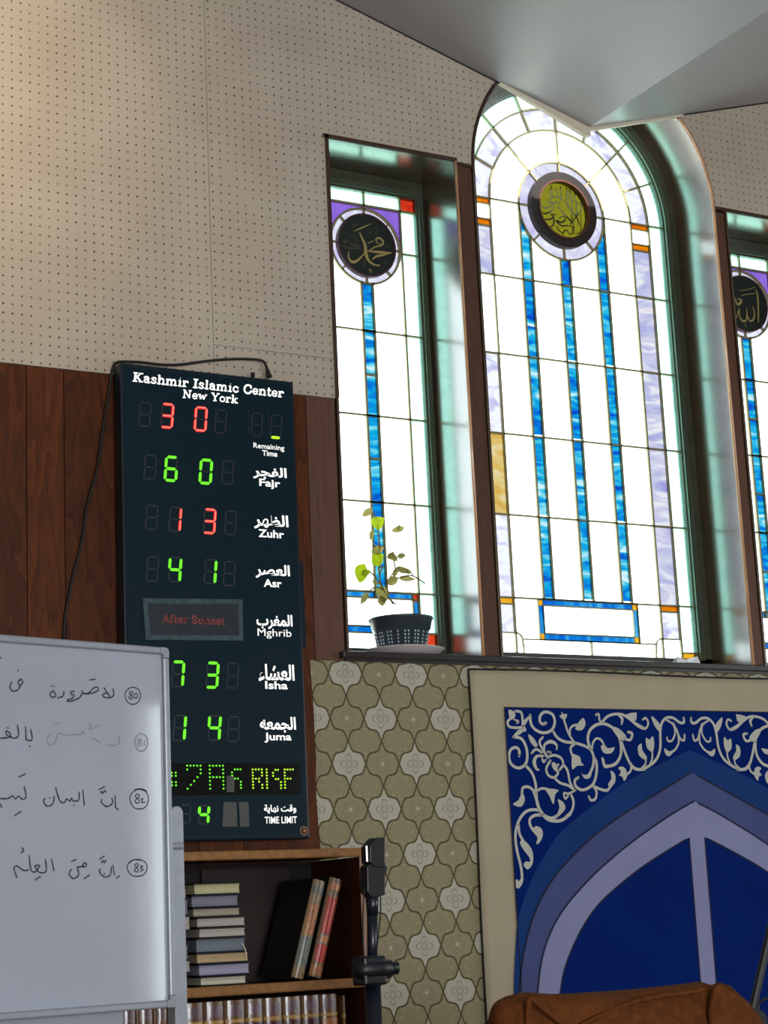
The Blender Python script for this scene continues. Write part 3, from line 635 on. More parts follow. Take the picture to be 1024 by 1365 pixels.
# sash and reveal of the arch
def U(r, zb, n=44): return [(cx + .001 + r, zb)] + arc(cx + .001, SP, r, 0, 180, n) + [(cx + .001 - r, zb)]
def Uband(ra, rb, zb, y0, y1):
    o, i = U(rb, zb), U(ra, zb); return MB().prism([o + i[::-1]], y0, y1)
Uband(GR - .003, AR, 2.14, .186, .207).build('sash_bar', M_SASH, w2)
MB().box(gx0 - .06, gx1 + .054, .186, .207, 2.14, gz0 + .004).build('sash_bar', M_SASH, w2)
GB = pbr('greenish_bead_arch', srgb(84, 98, 80), 0.35, coat=.2)
for o in (.001, .007, .013): Uband(GR + o, GR + o + .003, 2.18, .176 - o * .3, .19).build('glazing_bead', GB, w2)
def Ureveal(r0_, r1_, name, mat, y0, y1, smooth=True):
    n = 44; vs = []; fs = []
    o, i = U(r1_, 2.14, n), U(r0_, 2.14, n); k = len(o)
    for (La, ya), (Lb, yb) in (((i, y0), (i, y1)), ((i, y1), (o, y1)), ((o, y1), (o, y0)), ((o, y0), (i, y0))):
        b0 = len(vs); vs += [(p[0], ya, p[1]) for p in La] + [(p[0], yb, p[1]) for p in Lb]
        fs += [(b0 + j, b0 + k + j, b0 + k + j + 1, b0 + j + 1) for j in range(k - 1)]
    return MB().add(vs, fs).build(name, mat, w2, smooth=smooth)
Ureveal(AR - .0005, AR + .008, 'reveal_board', M_REVEAL, -.004, .212)
bd = MB(); bd.tube([(p[0], -.007, p[1]) for p in U(AR + .004, 2.14, 44) if p[1] < zc(p[0]) - .004 and p[0] > cx], .0055, 8)
bd.build('edge_bead', M_BEAD, w2, smooth=True)
bd = MB(); bd.tube([(p[0], -.005, p[1]) for p in U(AR + .006, 3.64, 44) if p[1] < zc(p[0]) - .004 and p[0] < cx], .004, 8)
bd.build('edge_bead', M_DARKTRIM, w2, smooth=True)
bd = MB(); bd.tube([(p[0], -.004, p[1]) for p in U(AR + .012, 3.64, 44) if p[1] < zc(p[0]) - .004 and p[0] > cx], .003, 8)
bd.build('edge_bead', M_DARKTRIM, w2, smooth=True)
# yellow medallion
md2 = MB().prism([arc(cx, cz, .130, 0, 360, 64)[:-1], arc(cx, cz, .098, 0, 360, 64)[:-1]], GY - .018, GY + .004).build('medallion', pbr('medallion_frame_brown_black', srgb(30, 24, 22), 0.5), w2)
MB().prism([arc(cx, cz, .103, 0, 360, 64)[:-1], arc(cx, cz, .096, 0, 360, 64)[:-1]], GY - .021, GY).build('medallion_rim', pbr('medallion_red_line', srgb(72, 30, 18), 0.6), md2)
MB().prism([arc(cx, cz, .098, 0, 360, 64)[:-1]], GY - .006, GY + .002).build('medallion_disc', G_OLIVE, md2)
cv = lambda x, y: at(680 + x / 7.314, 220 + y / 7.314, GY - .007)
strokes('calligraphy', pbr('dark_green_calligraphy', srgb(26, 32, 10), 0.5), md2, [
    ([(405, 205), (410, 270), (412, 320)], 14), ([(450, 235), (465, 300), (440, 315), (425, 300)], 14), ([(492, 210), (495, 270), (505, 340), (480, 310)], 13), ([(385, 230), (392, 300), (400, 320)], 10),
    ([(550, 220), (555, 300), (548, 340)], 14), ([(590, 240), (600, 320), (622, 355), (580, 335)], 13), ([(570, 230), (578, 320)], 10), ([(625, 265), (690, 320), (690, 380), (640, 350), (630, 270)], 11),
    ([(290, 345), (310, 400), (355, 418), (400, 400), (420, 360)], (8, 20)), ([(380, 340), (365, 360), (395, 370), (400, 340), (380, 335)], 11), ([(400, 365), (440, 375), (450, 350), (470, 375), (490, 370)], 13),
    ([(285, 430), (310, 465), (360, 470), (410, 440), (425, 380)], (8, 20)), ([(310, 520), (360, 530), (410, 520), (440, 480)], (8, 20)), ([(360, 590), (385, 605), (425, 580), (425, 510), (400, 480), (450, 480)], (8, 20)),
    ([(465, 405), (530, 480), (600, 555), (590, 575)], (12, 22)), ([(530, 350), (590, 430), (650, 510), (680, 585)], (12, 22)), ([(600, 360), (605, 470), (600, 555)], 13), ([(645, 360), (650, 450), (655, 490)], 13),
    ([(695, 370), (695, 440), (640, 510), (610, 555)], 13), ([(565, 340), (568, 420)], 11), ([(480, 520), (520, 500), (540, 530), (500, 560), (450, 540), (500, 590), (560, 590), (610, 600)], (10, 22)),
    ([(455, 600), (480, 640), (520, 660), (530, 640), (560, 640), (580, 670), (605, 670), (615, 600)], 13), ([(620, 560), (625, 670)], 10), ([(520, 685), (515, 660)], 10), ([(690, 470), (690, 640), (640, 670)], (6, 12))], cv, .00235 / 7.314, GY - .0065)

# paper scrap on the sill
pp = MB(); q0 = Vector((at(902, 885, .0)[0], 0, 2.142))
pp.add([(0, .0, 0), (.05, -.012, 0), (.095, .0, 0), (.012, .01, .022), (.05, .0, .006), (.088, .006, .024), (.002, .03, 0), (.09, .03, 0)], [(0, 1, 4, 3), (1, 2, 5, 4), (3, 4, 5, 7, 6)])
po = tag(pp.build('paper_scrap', M_PAPER), 'small crumpled white paper scrap on the sill under the arched window', 'paper'); po.location = q0
po.modifiers.new('t', 'SOLIDIFY').thickness = .0008

# ------------------------------------------------------------------ banner
by = -.010
bn = thing('wall_banner', 'large cream wall banner with blue pointed arch and white scrolling vines', 'banner', (3.641, by, 0.35))
BX, BXL, BT, BB = 3.641, 2.868, 2.100, 0.35
def mir(x): return 2 * BX - x
nx, nz = 60, 60; vs = []; fs = []
for i in range(nx + 1):
    for j in range(nz + 1):
        u, v = i / nx, j / nz; x = BXL + (mir(BXL) - BXL) * u; z = BB + (BT - BB) * v
        vs.append((x + (.003 * math.sin(v * 9) if i in (0, nx) else 0), by + .0012 * math.sin(u * 15 + v * 4) * (1 - v) , z + (.003 * math.sin(u * 8) if j == nz else 0)))
for i in range(nx):
    for j in range(nz): a = i * (nz + 1) + j; fs.append((a, a + nz + 1, a + nz + 2, a + 1))
b_ = MB().add(vs, fs); cb = b_.build('cloth', M_CLOTH, bn, smooth=True)
cb.modifiers.new('t', 'SOLIDIFY').thickness = .0012
hm = MB()
hm.tube([(BXL - .001 + .003 * math.sin(v * 9), by, BB + (BT - BB) * v) for v in [k / 20 for k in range(21)]], .0025, 6)
hm.tube([(BXL + (mir(BXL) - BXL) * u, by, BT + .001 + .003 * math.sin(u * 8)) for u in [k / 30 for k in range(31)]], .003, 6)
hm.build('hem', M_HEM, bn)
FL, FT = 2.981, 1.993
yf = by - .0035
cd = lambda x, y: at(660 + x / 3.657, 980 + y / 3.657, yf)
def half(pts, x_apex):
    P = [cd(*p) for p in pts]; P = spline(P, 4); dx = x_apex - P[0][0]
    P = [(p[0] + dx * max(0, 1 - i / 8), p[1]) for i, p in enumerate(P)]
    return [(BX, P[0][1])] + P[1:] + [(P[-1][0] - .004, .9), (P[-1][0] - .004, .5)]
h1 = half([(938, 72), (800, 140), (650, 220), (480, 340), (330, 465), (270, 540), (200, 660), (160, 750), (130, 830), (108, 930), (100, 1040), (94, 1170), (92, 1290)], BX)
h2 = half([(950, 180), (800, 275), (640, 375), (500, 475), (400, 565), (300, 675), (230, 785), (180, 900), (145, 1030), (125, 1150), (115, 1270)], BX)
h3 = half([(958, 322), (850, 388), (700, 495), (580, 590), (470, 690), (370, 800), (300, 900), (250, 1010), (220, 1130), (205, 1265)], BX)
def full(h): return h + [(mir(p[0]), p[1]) for p in h[:0:-1]]
MB().prism([rect(FL, mir(FL), .5, FT)], yf, None).build('printed_field', M_NAVY, bn)
MB().prism([full(h1)], yf - .0004, None).build('printed_arch', M_MID, bn)
MB().prism([full(h2)], yf - .0008, None).build('printed_arch', M_SLATE, bn)
MB().prism([full(h3)], yf - .0012, None).build('printed_arch', M_LAV, bn)
inn = [cd(*p) for p in [(943, 500), (820, 575), (700, 655), (592, 742), (505, 824), (437, 918), (380, 1028), (335, 1150), (315, 1270)]]
inn = spline(inn, 4); inn[0] = (BX - .030, inn[0][1]); inn += [(inn[-1][0] - .004, .9), (inn[-1][0] - .004, .5), (BX - .030, .5)]
MB().prism([inn], yf - .0016, None).prism([[(mir(p[0]), p[1]) for p in inn[::-1]]], yf - .0016, None).build('printed_field', M_NAVY, bn)
ln = MB(); yl = yf - .002
fl_ = lambda a, b: (a, yl, b)
for h in (h2, h3): ln.ribbon(full(h), .0055, fl_)
for s_ in (0, 1):
    P = inn if not s_ else [(mir(p[0]), p[1]) for p in inn]; ln.ribbon(P, .0055, fl_, closed=True)
ln.ribbon(rect(FL, mir(FL), .5, FT), .005, fl_, closed=True)
ln.build('printed_outline', M_LINE, bn)
ya = yf - .0014
cA = lambda x, y: at(660 + x / 5.12, 930 + y / 5.12, ya); cB = lambda x, y: at(660 + x / 9.75, 1060 + y / 9.75, ya); cC = lambda x, y: at(840 + x / 5.565, 930 + y / 5.565, ya)
PX = .00232
VA = [([(100, 90), (108, 135), (86, 165), (98, 198), (145, 205), (185, 198), (188, 150), (178, 100), (140, 92)], 17), ([(130, 150), (160, 160), (150, 175)], 12), ([(92, 85), (130, 95), (138, 130), (105, 150)], 0, 'p'),
 ([(190, 200), (205, 165), (240, 122)], (8, 26)), ([(205, 222), (190, 190)], 20),
 ([(240, 120), (245, 175), (275, 218), (330, 240), (385, 222), (408, 170), (393, 115), (345, 97), (312, 118), (305, 158), (325, 180), (348, 172)], 19),
 ([(395, 225), (425, 272), (475, 300), (540, 308), (600, 325), (650, 352), (672, 400), (668, 470), (640, 530)], 19), ([(583, 500), (600, 525), (640, 520), (665, 480), (650, 545), (610, 550)], 0, 'p'),
 ([(122, 270), (165, 235), (210, 215)], (10, 30)), ([(125, 268), (180, 280), (213, 340), (220, 410), (203, 460), (160, 480), (112, 455), (95, 400), (110, 352), (145, 340), (165, 362), (165, 395)], 19),
 ([(205, 460), (250, 510), (275, 580), (282, 650), (290, 730), (330, 800)], 19),
 ([(465, 130), (480, 180), (500, 240), (530, 290), (548, 312)], 15), ([(452, 95), (470, 112), (492, 112), (482, 145), (462, 148), (438, 122), (456, 116)], 0, 'p'),
 ([(512, 255), (512, 215), (535, 190), (575, 185)], 15), ([(560, 185), (600, 138), (618, 180), (592, 222), (550, 216)], 0, 'p'),
 ([(548, 312), (515, 345), (530, 400)], 17), ([(525, 392), (545, 388), (580, 405), (588, 440), (606, 462), (560, 465), (526, 488)], 0, 'p'),
 ([(650, 350), (633, 280), (650, 220), (700, 182), (760, 182), (820, 222), (853, 290), (860, 380), (832, 442), (790, 465), (750, 465)], 20), ([(728, 405), (745, 420), (752, 452), (775, 478), (745, 478), (730, 440)], 0, 'p'),
 ([(660, 360), (668, 310), (690, 280), (720, 285), (742, 318)], 15), ([(722, 335), (745, 318), (770, 345), (816, 338), (795, 378), (745, 378)], 0, 'p'),
 ([(672, 400), (693, 450), (690, 530), (665, 595), (600, 630), (552, 605), (545, 565), (568, 545)], 19),
 ([(665, 600), (720, 625), (765, 632), (792, 600)], 18), ([(788, 498), (820, 525), (818, 580), (785, 610), (772, 590), (795, 550)], 0, 'p'),
 ([(670, 605), (692, 640), (685, 690), (655, 700), (640, 675)], 17), ([(730, 170), (765, 130), (820, 112), (880, 120), (950, 170), (1020, 210)], 18),
 ([(730, 175), (712, 150), (708, 112), (688, 118)], 15), ([(840, 118), (868, 145), (862, 185)], (8, 24)), ([(885, 122), (955, 102), (964, 150), (930, 158)], 0, 'p'),
 ([(795, 205), (840, 208), (895, 262), (880, 292), (848, 282)], 0, 'p'), ([(880, 278), (922, 288), (936, 245), (908, 235)], 18), ([(858, 290), (890, 380), (922, 450), (960, 488), (1020, 490)], 19),
 ([(928, 450), (925, 500), (890, 530)], 15), ([(840, 480), (870, 470), (895, 495), (900, 540), (880, 570), (868, 540), (845, 530), (860, 505)], 0, 'p'),
 ([(978, 340), (1000, 312), (1003, 370), (1022, 410), (995, 405), (978, 375)], 0, 'p'),
 ([(226, 250), (262, 275), (290, 325), (270, 335), (240, 300)], 0, 'p'), ([(325, 270), (303, 305), (330, 360), (360, 410)], 17), ([(250, 378), (280, 352), (320, 375)], 17),
 ([(338, 370), (338, 322), (380, 300), (418, 320), (420, 355)], (10, 24)), ([(335, 398), (285, 400), (267, 440), (282, 485), (300, 492)], (10, 28)), ([(360, 405), (405, 393), (450, 412), (465, 455), (440, 492)], 17),
 ([(378, 430), (350, 480), (362, 528), (402, 545), (430, 510), (400, 475), (432, 458)], 17), ([(405, 548), (445, 582), (500, 600), (538, 630)], 17), ([(465, 455), (495, 500), (512, 580), (540, 630)], 17),
 ([(320, 410), (330, 440), (345, 425)], 16), ([(360, 370), (378, 375)], 18), ([(400, 440), (430, 470), (410, 500), (385, 460)], 0, 'p'),
 ([(548, 632), (500, 655), (470, 650), (478, 690), (500, 668)], 14), ([(515, 655), (535, 710), (522, 775), (480, 815)], 18),
 ([(282, 655), (235, 612), (190, 615), (182, 665)], 18), ([(190, 655), (203, 700), (175, 745), (122, 728), (158, 700), (170, 675)], 0, 'p'), ([(285, 640), (315, 620), (360, 625)], 16),
 ([(345, 622), (432, 630), (410, 660), (398, 728), (370, 670)], 0, 'p'), ([(428, 698), (465, 715), (478, 760), (425, 815), (448, 760)], 0, 'p')]
VB = [([(500, -60), (550, 90), (580, 200), (650, 270), (740, 300), (810, 265)], 40), ([(815, 55), (880, 90), (908, 170), (860, 245), (800, 270), (838, 160)], 0, 'p'), ([(590, 215), (680, 310), (780, 335), (880, 318), (980, 240)], 40),
 ([(570, 195), (480, 188), (400, 215), (330, 295), (280, 420), (265, 560), (290, 740), (335, 920), (352, 1080), (335, 1150)], 36), ([(335, 1085), (355, 1150), (300, 1215), (258, 1160), (280, 1090), (310, 1120)], 0, 'p'),
 ([(305, 380), (318, 500), (370, 600)], 34), ([(325, 600), (390, 595), (475, 700), (497, 800), (485, 900), (425, 965), (372, 910), (400, 862), (455, 865), (440, 800), (350, 680)], 0, 'p'),
 ([(600, 260), (520, 262), (455, 310), (458, 390), (510, 470), (555, 520)], 36), ([(505, 430), (550, 402), (610, 445), (620, 530), (580, 615), (535, 632), (552, 550)], 0, 'p')]
VC = [([(0, 490), (40, 525), (90, 530), (150, 500), (200, 450), (225, 370), (225, 260), (235, 190), (270, 150), (320, 150), (370, 185), (400, 182), (398, 150)], 20), ([(158, 138), (190, 160), (225, 205), (222, 255), (180, 205)], 0, 'p'),
 ([(270, 165), (320, 200), (335, 260), (312, 318), (282, 320), (275, 295)], 15), ([(320, 190), (350, 250), (370, 300), (400, 318), (405, 275)], 17), ([(355, 270), (362, 330), (335, 385), (300, 405)], 16), ([(255, 375), (290, 398), (330, 392), (290, 435), (262, 415)], 0, 'p'),
 ([(118, 298), (145, 312), (168, 285), (180, 340), (168, 402), (125, 370)], 0, 'p'), ([(165, 395), (165, 450), (148, 495)], 14), ([(58, 365), (85, 342), (92, 390), (125, 440), (115, 462), (68, 430)], 0, 'p'), ([(115, 450), (115, 490), (88, 520)], 14),
 ([(0, 160), (60, 212), (112, 230), (135, 190), (118, 152), (95, 162)], 17), ([(0, 142), (45, 108), (44, 150), (8, 180)], 0, 'p')]
for side in (0, 1):
    mm = (lambda f: (lambda x, y: f(x, y))) if side == 0 else (lambda f: (lambda x, y: (mir(f(x, y)[0]), f(x, y)[1])))
    strokes('printed_vine', M_CREAM, bn, VA, mm(cA), PX / 5.12, ya); strokes('printed_vine', M_CREAM, bn, VB, mm(cB), PX / 9.75, ya); strokes('printed_vine', M_CREAM, bn, VC, mm(cC), PX / 5.565, ya)
adopt(bn)

# ------------------------------------------------------------------ LED clock
T0, T1 = -.012, -.058
a_, b_ = at(160, 483, T1), at(391, 507, T1); lo_ = at(414, 1118, T1)
CX0, CX1, CT, CBm = a_[0], b_[0], a_[1], lo_[1]
ck = thing('prayer_time_clock', 'tall dark LED prayer time board with red and green digits', 'clock', ((CX0 + CX1) / 2, T0, CBm))
MB().box(CX0, CX1, T1, T0, CBm, CT).build('case', M_CLOCK, ck, bevel=.004)
yt = T1 - .0012
MB().box(CX0 + .012, CX1 - .010, T1 - .001, T1, CBm + .012, CT - .012).build('face', M_FACE, ck)
MB().box(CX1 - .002, CX1 + .012, T1 + .004, T0, at(405, 748, T1)[1] - .235, at(405, 748, T1)[1]).build('side_bracket', M_CLOCK, ck)
SEG = {'0': 'abcdef', '1': 'bc', '3': 'abcdg', '4': 'bcfg', '6': 'acdefg', '7': 'abc', '8': 'abcdefg', '_': 'd'}
def digit(px, py, ch, lit, h=.064, w=.031, slant=.10, ghost=True):
    x, z = at(px, py, yt)
    segs = {'a': (0, 1, 1, 1), 'g': (0, .5, 1, .5), 'd': (0, 0, 1, 0), 'f': (0, .5, 0, 1), 'b': (1, .5, 1, 1), 'e': (0, 0, 0, .5), 'c': (1, 0, 1, .5)}
    def mk(keys, t_, y, mb):
        for k in keys:
            x0, z0, x1, z1 = segs[k]; P0 = Vector(((x0 - .5) * w, (z0 - .5) * h)); P1 = Vector(((x1 - .5) * w, (z1 - .5) * h)); d = (P1 - P0).normalized() * .0035
            P0 += d * .45; P1 -= d * .45; e_ = (P1 - P0).normalized() * t_ * .5; nn = Vector((-e_.y, e_.x))
            pts = [P0, P0 + e_ + nn, P1 - e_ + nn, P1, P1 - e_ - nn, P0 + e_ - nn]
            pts = [(x + p.x + slant * p.y, z + p.y) for p in pts]
            mb.prism([pts[::-1]], y - .0012, y)
        return mb
    o = None
    if lit:
        on = SEG[ch]; o = mk(on, .0075, yt - .0004, MB()).build('digit', lit, ck)
        if lit == M_LEDR: mk(on, .0022, yt - .0018, MB()).build('segment_core', M_LEDRC, o)
    if ghost:
        off = [k for k in 'abcdefg' if not (lit and k in SEG[ch])]
        if off: mk(off, .0045, yt, MB()).build('unlit_digit', M_GHOST, o or ck)
R_, G_ = M_LEDR, M_LEDG
for a in [(192.7, 552.6, '8', 0), (222.6, 554.4, '3', R_), (267.4, 558.8, '0', R_), (294, 562, '8', 0), (342, 566, '8', 0), (368, 568.5, '_', M_LEDY),
          (200, 623, '8', 0), (228, 625, '6', G_), (274.2, 628.8, '0', G_), (303, 630, '8', 0), (202, 690, '8', 0), (233, 692.3, '1', R_), (279, 695, '3', R_), (307, 697, '8', 0),
          (203, 758.6, '8', 0), (233, 759.5, '4', G_), (280, 762, '1', G_), (305.5, 764.5, '8', 0), (236.7, 898.7, '7', G_), (282.7, 900, '3', G_), (310, 900.7, '8', 0),
          (239, 970.3, '1', G_), (285.6, 970.4, '4', G_), (311, 972, '8', 0), (271.5, 1086, '4', G_), (247, 1085, '8', 0)]:
    digit(*a, **({'h': .046, 'w': .026} if a[1] > 1080 else {}))
for x in (331, 358): 
    p = at(x, 562, yt); MB().box(p[0] - .001, p[0] + .001, yt - .001, yt, p[1] - .036, p[1] + .036).build('unlit_digit', M_GHOST, ck)
# dot matrix strip
p0, p1 = at(228, 1020, yt), at(401, 1057, yt)
MB().box(p0[0] - .03, p1[0], yt - .0008, yt, p1[1] - .004, p1[1] + .078).build('matrix_window', pbr('matrix_black', srgb(6, 12, 14), .2), ck)
GL = {':': ('00', '11', '11', '00', '11', '11', '00'), '7': ('11111', '10001', '00001', '00010', '00100', '01000', '10000'), 'A': ('11111', '10001', '10001', '11111', '10001', '10001', '10001'),
      'S': ('0111', '1000', '1000', '0110', '0001', '0001', '0001'), 'R': ('1111', '1001', '1001', '1110', '1010', '1001', '1001'), 'I': ('1', '1', '1', '1', '1', '1', '1'),
      's': ('0110', '1000', '1000', '0110', '0001', '0001', '0001'), 'F': ('1111', '1000', '1000', '1110', '1000', '1000', '1000')}
for ch, px, py, wpx, hpx in ((':', 231.5, 1038.5, 5, 22), ('7', 258.5, 1036, 17, 27), ('A', 288.5, 1036, 17, 27), ('S', 315, 1038, 11, 22), ('R', 343, 1038, 12, 22), ('I', 355.5, 1038, 0, 22), ('s', 369, 1038.5, 10, 22), ('F', 385, 1038, 11, 22)):
    g = GL[ch]; x, z = at(px, py, yt); ww, hh = wpx * .00222, hpx * .00218; mb = MB()
    for r, rw in enumerate(g):
        for k, bit in enumerate(rw):
            if bit == '1':
                X_ = x + (ww * (k / (len(rw) - 1) - .5) if len(rw) > 1 else 0); Z_ = z + hh * (.5 - r / 6); rr = .0026
                mb.prism([[(X_ + rr * math.cos(q * PI / 3), Z_ + rr * math.sin(q * PI / 3)) for q in range(6)]], yt - .002, yt - .0008)
    mb.build('matrix_character', M_LEDY if ch in 'RIsF' else M_LEDG, ck)
# printed and taped items
def fit_text(body, px, py, wpx, mat, parent, name='lettering', off=.0, shear=0.0, y=None, hpx=None, cvt=None):
    y = yt if y is None else y
    cu_ = bpy.data.curves.new('t', 'FONT'); cu_.body = body; cu_.size = 1; cu_.offset = off; cu_.resolution_u = 3
    o = bpy.data.objects.new('t', cu_); COL.objects.link(o); bpy.context.view_layer.update()
    me = bpy.data.meshes.new_from_object(o.evaluated_get(bpy.context.evaluated_depsgraph_get())); bpy.data.objects.remove(o)
    xs_ = [v.co.x + shear * v.co.y for v in me.vertices]; ys_ = [v.co.y for v in me.vertices]
    x, z = at(px, py, y); xa = at(px - wpx / 2, py, y)[0]; xb = at(px + wpx / 2, py, y)[0]
    s = (xb - xa) / (max(xs_) - min(xs_)); sv = s if not hpx else (at(px, py - hpx / 2, y)[1] - at(px, py + hpx / 2, y)[1]) / (max(ys_) - min(ys_))
    mx_, my_ = (max(xs_) + min(xs_)) / 2, (max(ys_) + min(ys_)) / 2
    for v in me.vertices: v.co = (x + (v.co.x + shear * v.co.y - mx_) * s, y - .0006, z + (v.co.y - my_) * sv)
    me.materials.clear(); me.materials.append(mat)
    ob = bpy.data.objects.new(name, me); COL.objects.link(ob); ob.parent = parent; return ob
# bold slab letters drawn stroke by stroke (cap height 1)
def slab(b, a, w=.2): return ([(a[0], b), (a[1], b)], .12)
FT_ = {
 'K': (1.02, [([(.24, 0), (.24, 1)], .22), ([(.28, .42), (.74, .95)], .14), ([(.42, .55), (.82, .05)], .2), slab(.05, (.02, .48)), slab(.95, (.02, .48)), slab(.95, (.6, .98)), slab(.05, (.62, 1.04))]),
 'a': (.72, [([(.12, .56), (.28, .66), (.46, .6), (.5, .45), (.5, .05)], .18), ([(.5, .4), (.22, .36), (.12, .2), (.22, .06), (.4, .08), (.5, .2)], .15), slab(.05, (.45, .7))]),
 's': (.62, [([(.5, .52), (.4, .63), (.2, .62), (.12, .5), (.24, .38), (.42, .3), (.5, .17), (.38, .05), (.2, .05), (.08, .15)], .15)]),
 'h': (.82, [([(.2, 0), (.2, 1)], .19), ([(.2, .45), (.36, .62), (.54, .62), (.62, .45), (.62, .05)], .17), slab(.95, (.04, .25)), slab(.05, (.02, .38)), slab(.05, (.46, .8))]),
 'm': (1.2, [([(.2, 0), (.2, .64)], .19), ([(.2, .45), (.34, .62), (.5, .62), (.58, .45), (.58, .05)], .17), ([(.58, .45), (.72, .62), (.88, .62), (.96, .45), (.96, .05)], .17), slab(.62, (.04, .25)), slab(.05, (.02, .36)), slab(.05, (.44, .74)), slab(.05, (.82, 1.14))]),
 'n': (.82, [([(.2, 0), (.2, .64)], .19), ([(.2, .45), (.36, .62), (.54, .62), (.62, .45), (.62, .05)], .17), slab(.62, (.04, .25)), slab(.05, (.02, .38)), slab(.05, (.46, .8))]),
 'i': (.44, [([(.22, 0), (.22, .64)], .19), slab(.62, (.06, .26)), slab(.05, (.02, .42)), ([(.2, .88), (.24, .88)], .19)]),
 'r': (.62, [([(.2, 0), (.2, .64)], .19), ([(.2, .42), (.34, .6), (.5, .62), (.54, .52)], .16), slab(.62, (.04, .25)), slab(.05, (.02, .42))]),
 'I': (.56, [([(.28, 0), (.28, 1)], .22), slab(.05, (.04, .52)), slab(.95, (.04, .52))]),
 'l': (.44, [([(.22, 0), (.22, 1)], .19), slab(.95, (.06, .26)), slab(.05, (.02, .42))]),
 'c': (.66, [([(.56, .5), (.46, .62), (.26, .62), (.12, .44), (.14, .2), (.3, .05), (.48, .07), (.58, .18)], .16)]),
 'C': (.92, [([(.8, .7), (.7, .9), (.48, .96), (.24, .84), (.14, .5), (.24, .16), (.48, .04), (.7, .1), (.82, .3)], .19), ([(.8, .66), (.8, .96)], .1)]),
 'e': (.68, [([(.12, .34), (.56, .36), (.52, .54), (.36, .64), (.18, .56), (.11, .34), (.2, .1), (.38, .04), (.56, .16)], .14)]),
 't': (.5, [([(.22, .85), (.22, .15), (.32, .05), (.46, .1)], .18), slab(.62, (.04, .46))]),
 'N': (1.05, [([(.2, .03), (.2, .95)], .13), ([(.2, .93), (.8, .07)], .2), ([(.8, .05), (.8, .97)], .13), slab(.05, (.02, .38)), slab(.95, (.02, .3)), slab(.95, (.62, .98))]),
 'w': (1.02, [([(.14, .62), (.3, .08)], .18), ([(.3, .08), (.5, .56)], .12), ([(.5, .56), (.66, .08)], .18), ([(.66, .08), (.86, .62)], .12), slab(.62, (.0, .3)), slab(.62, (.72, 1.0))]),
 'Y': (.95, [([(.16, .95), (.48, .48)], .2), ([(.8, .95), (.48, .48)], .13), ([(.48, .5), (.48, .05)], .2), slab(.95, (.0, .36)), slab(.95, (.64, .96)), slab(.05, (.28, .68))]),
 'o': (.72, [([(.36, .62), (.15, .52), (.11, .33), (.16, .14), (.36, .05), (.56, .14), (.61, .33), (.56, .52), (.36, .62)], .15)]),
 'k': (.82, [([(.2, 0), (.2, 1)], .19), ([(.24, .28), (.56, .6)], .12), ([(.34, .4), (.62, .06)], .17), slab(.95, (.04, .25)), slab(.05, (.02, .38)), slab(.6, (.46, .74)), slab(.05, (.48, .82))]),
 'A': (.95, [([(.12, .04), (.46, .96)], .12), ([(.46, .96), (.8, .04)], .2), ([(.26, .34), (.66, .34)], .1), slab(.05, (.0, .3)), slab(.05, (.62, .98))]),
 'f': (.5, [([(.22, .05), (.22, .8), (.34, .94), (.48, .88)], .18), slab(.62, (.04, .42)), slab(.05, (.02, .42))]),
 'S': (.8, [([(.64, .76), (.54, .93), (.3, .95), (.14, .78), (.24, .58), (.54, .44), (.66, .24), (.52, .06), (.28, .05), (.12, .26)], .18)]),
 'u': (.82, [([(.2, .62), (.2, .2), (.3, .06), (.48, .08), (.62, .24)], .17), ([(.62, .64), (.62, .02)], .19), slab(.62, (.02, .22)), slab(.62, (.46, .62)), slab(.05, (.6, .8))]),
 ' ': (.42, [])}
def slabtext(body, px, py, wpx, cap_px, mat, parent, y, slant=.12, bold=1.0):
    x, z = at(px, py, y); xa = at(px - wpx / 2, py, y)[0]; xb = at(px + wpx / 2, py, y)[0]
    tot = sum(FT_[q][0] for q in body); sx = (xb - xa) / tot; sz = at(px, py - cap_px / 2, y)[1] - at(px, py + cap_px / 2, y)[1]
    mb = MB(); cxx = xa
    for q in body:
        w_, st_ = FT_[q]
        for pts, wd in st_:
            P = spline(pts, 4) if len(pts) > 2 else pts
            P = [(cxx + p[0] * sx + slant * p[1] * sz, z + (p[1] - .5) * sz) for p in P]
            mb.ribbon(P, wd * (sx + sz) * .5 * bold, lambda a, b: (a, y, b), cap=len(pts) > 2)
        cxx += w_ * sx
    return mb.build('lettering', mat, parent)
slabtext('Kashmir Islamic Center', 277, 513, 201, 12, M_WTEXT, ck, yt - .0006)
slabtext('New York', 280, 528.5, 74, 11, M_WTEXT, ck, yt - .0006)
AT = [('\uFEAE\uFEA0\uFED4\uFEDF\uFE8D', 'Fajr', 359.7, 631, 645.5, 45, 28, 17), ('\uFEAE\uFEEC\uFEC8\uFEDF\uFE8D', 'Zuhr', 361.5, 696, 711.7, 46, 34, 20),
      ('\uFEAE\uFEBC\uFECC\uFEDF\uFE8D', 'Asr', 363.5, 762, 777.6, 46, 24, 19), ('\uFE8F\uFEAE\uFED0\uFEE4\uFEDF\uFE8D', 'Mghrib', 366, 829, 845, 48, 45, 20),
      ('\uFE80\uFE8E\uFEB8\uFECC\uFEDF\uFE8D', 'Isha', 368.5, 897, 913.5, 48, 30, 23), ('\uFEEA\uFECC\uFEE4\uFEA0\uFEDF\uFE8D', 'Juma', 370.5, 966, 983.5, 48, 36, 21)]
for s1, s2, x, ya_, yb_, wa, wb, hp in AT:
    fit_text(s1, x, ya_, wa, M_WTEXT, ck, off=.028, hpx=hp); fit_text(s2, x, yb_, wb, M_WTEXT, ck, off=.0 if s2 == 'Mghrib' else .022, hpx=10.5 if s2 in ('Asr', 'Zuhr', 'Isha') else 13)
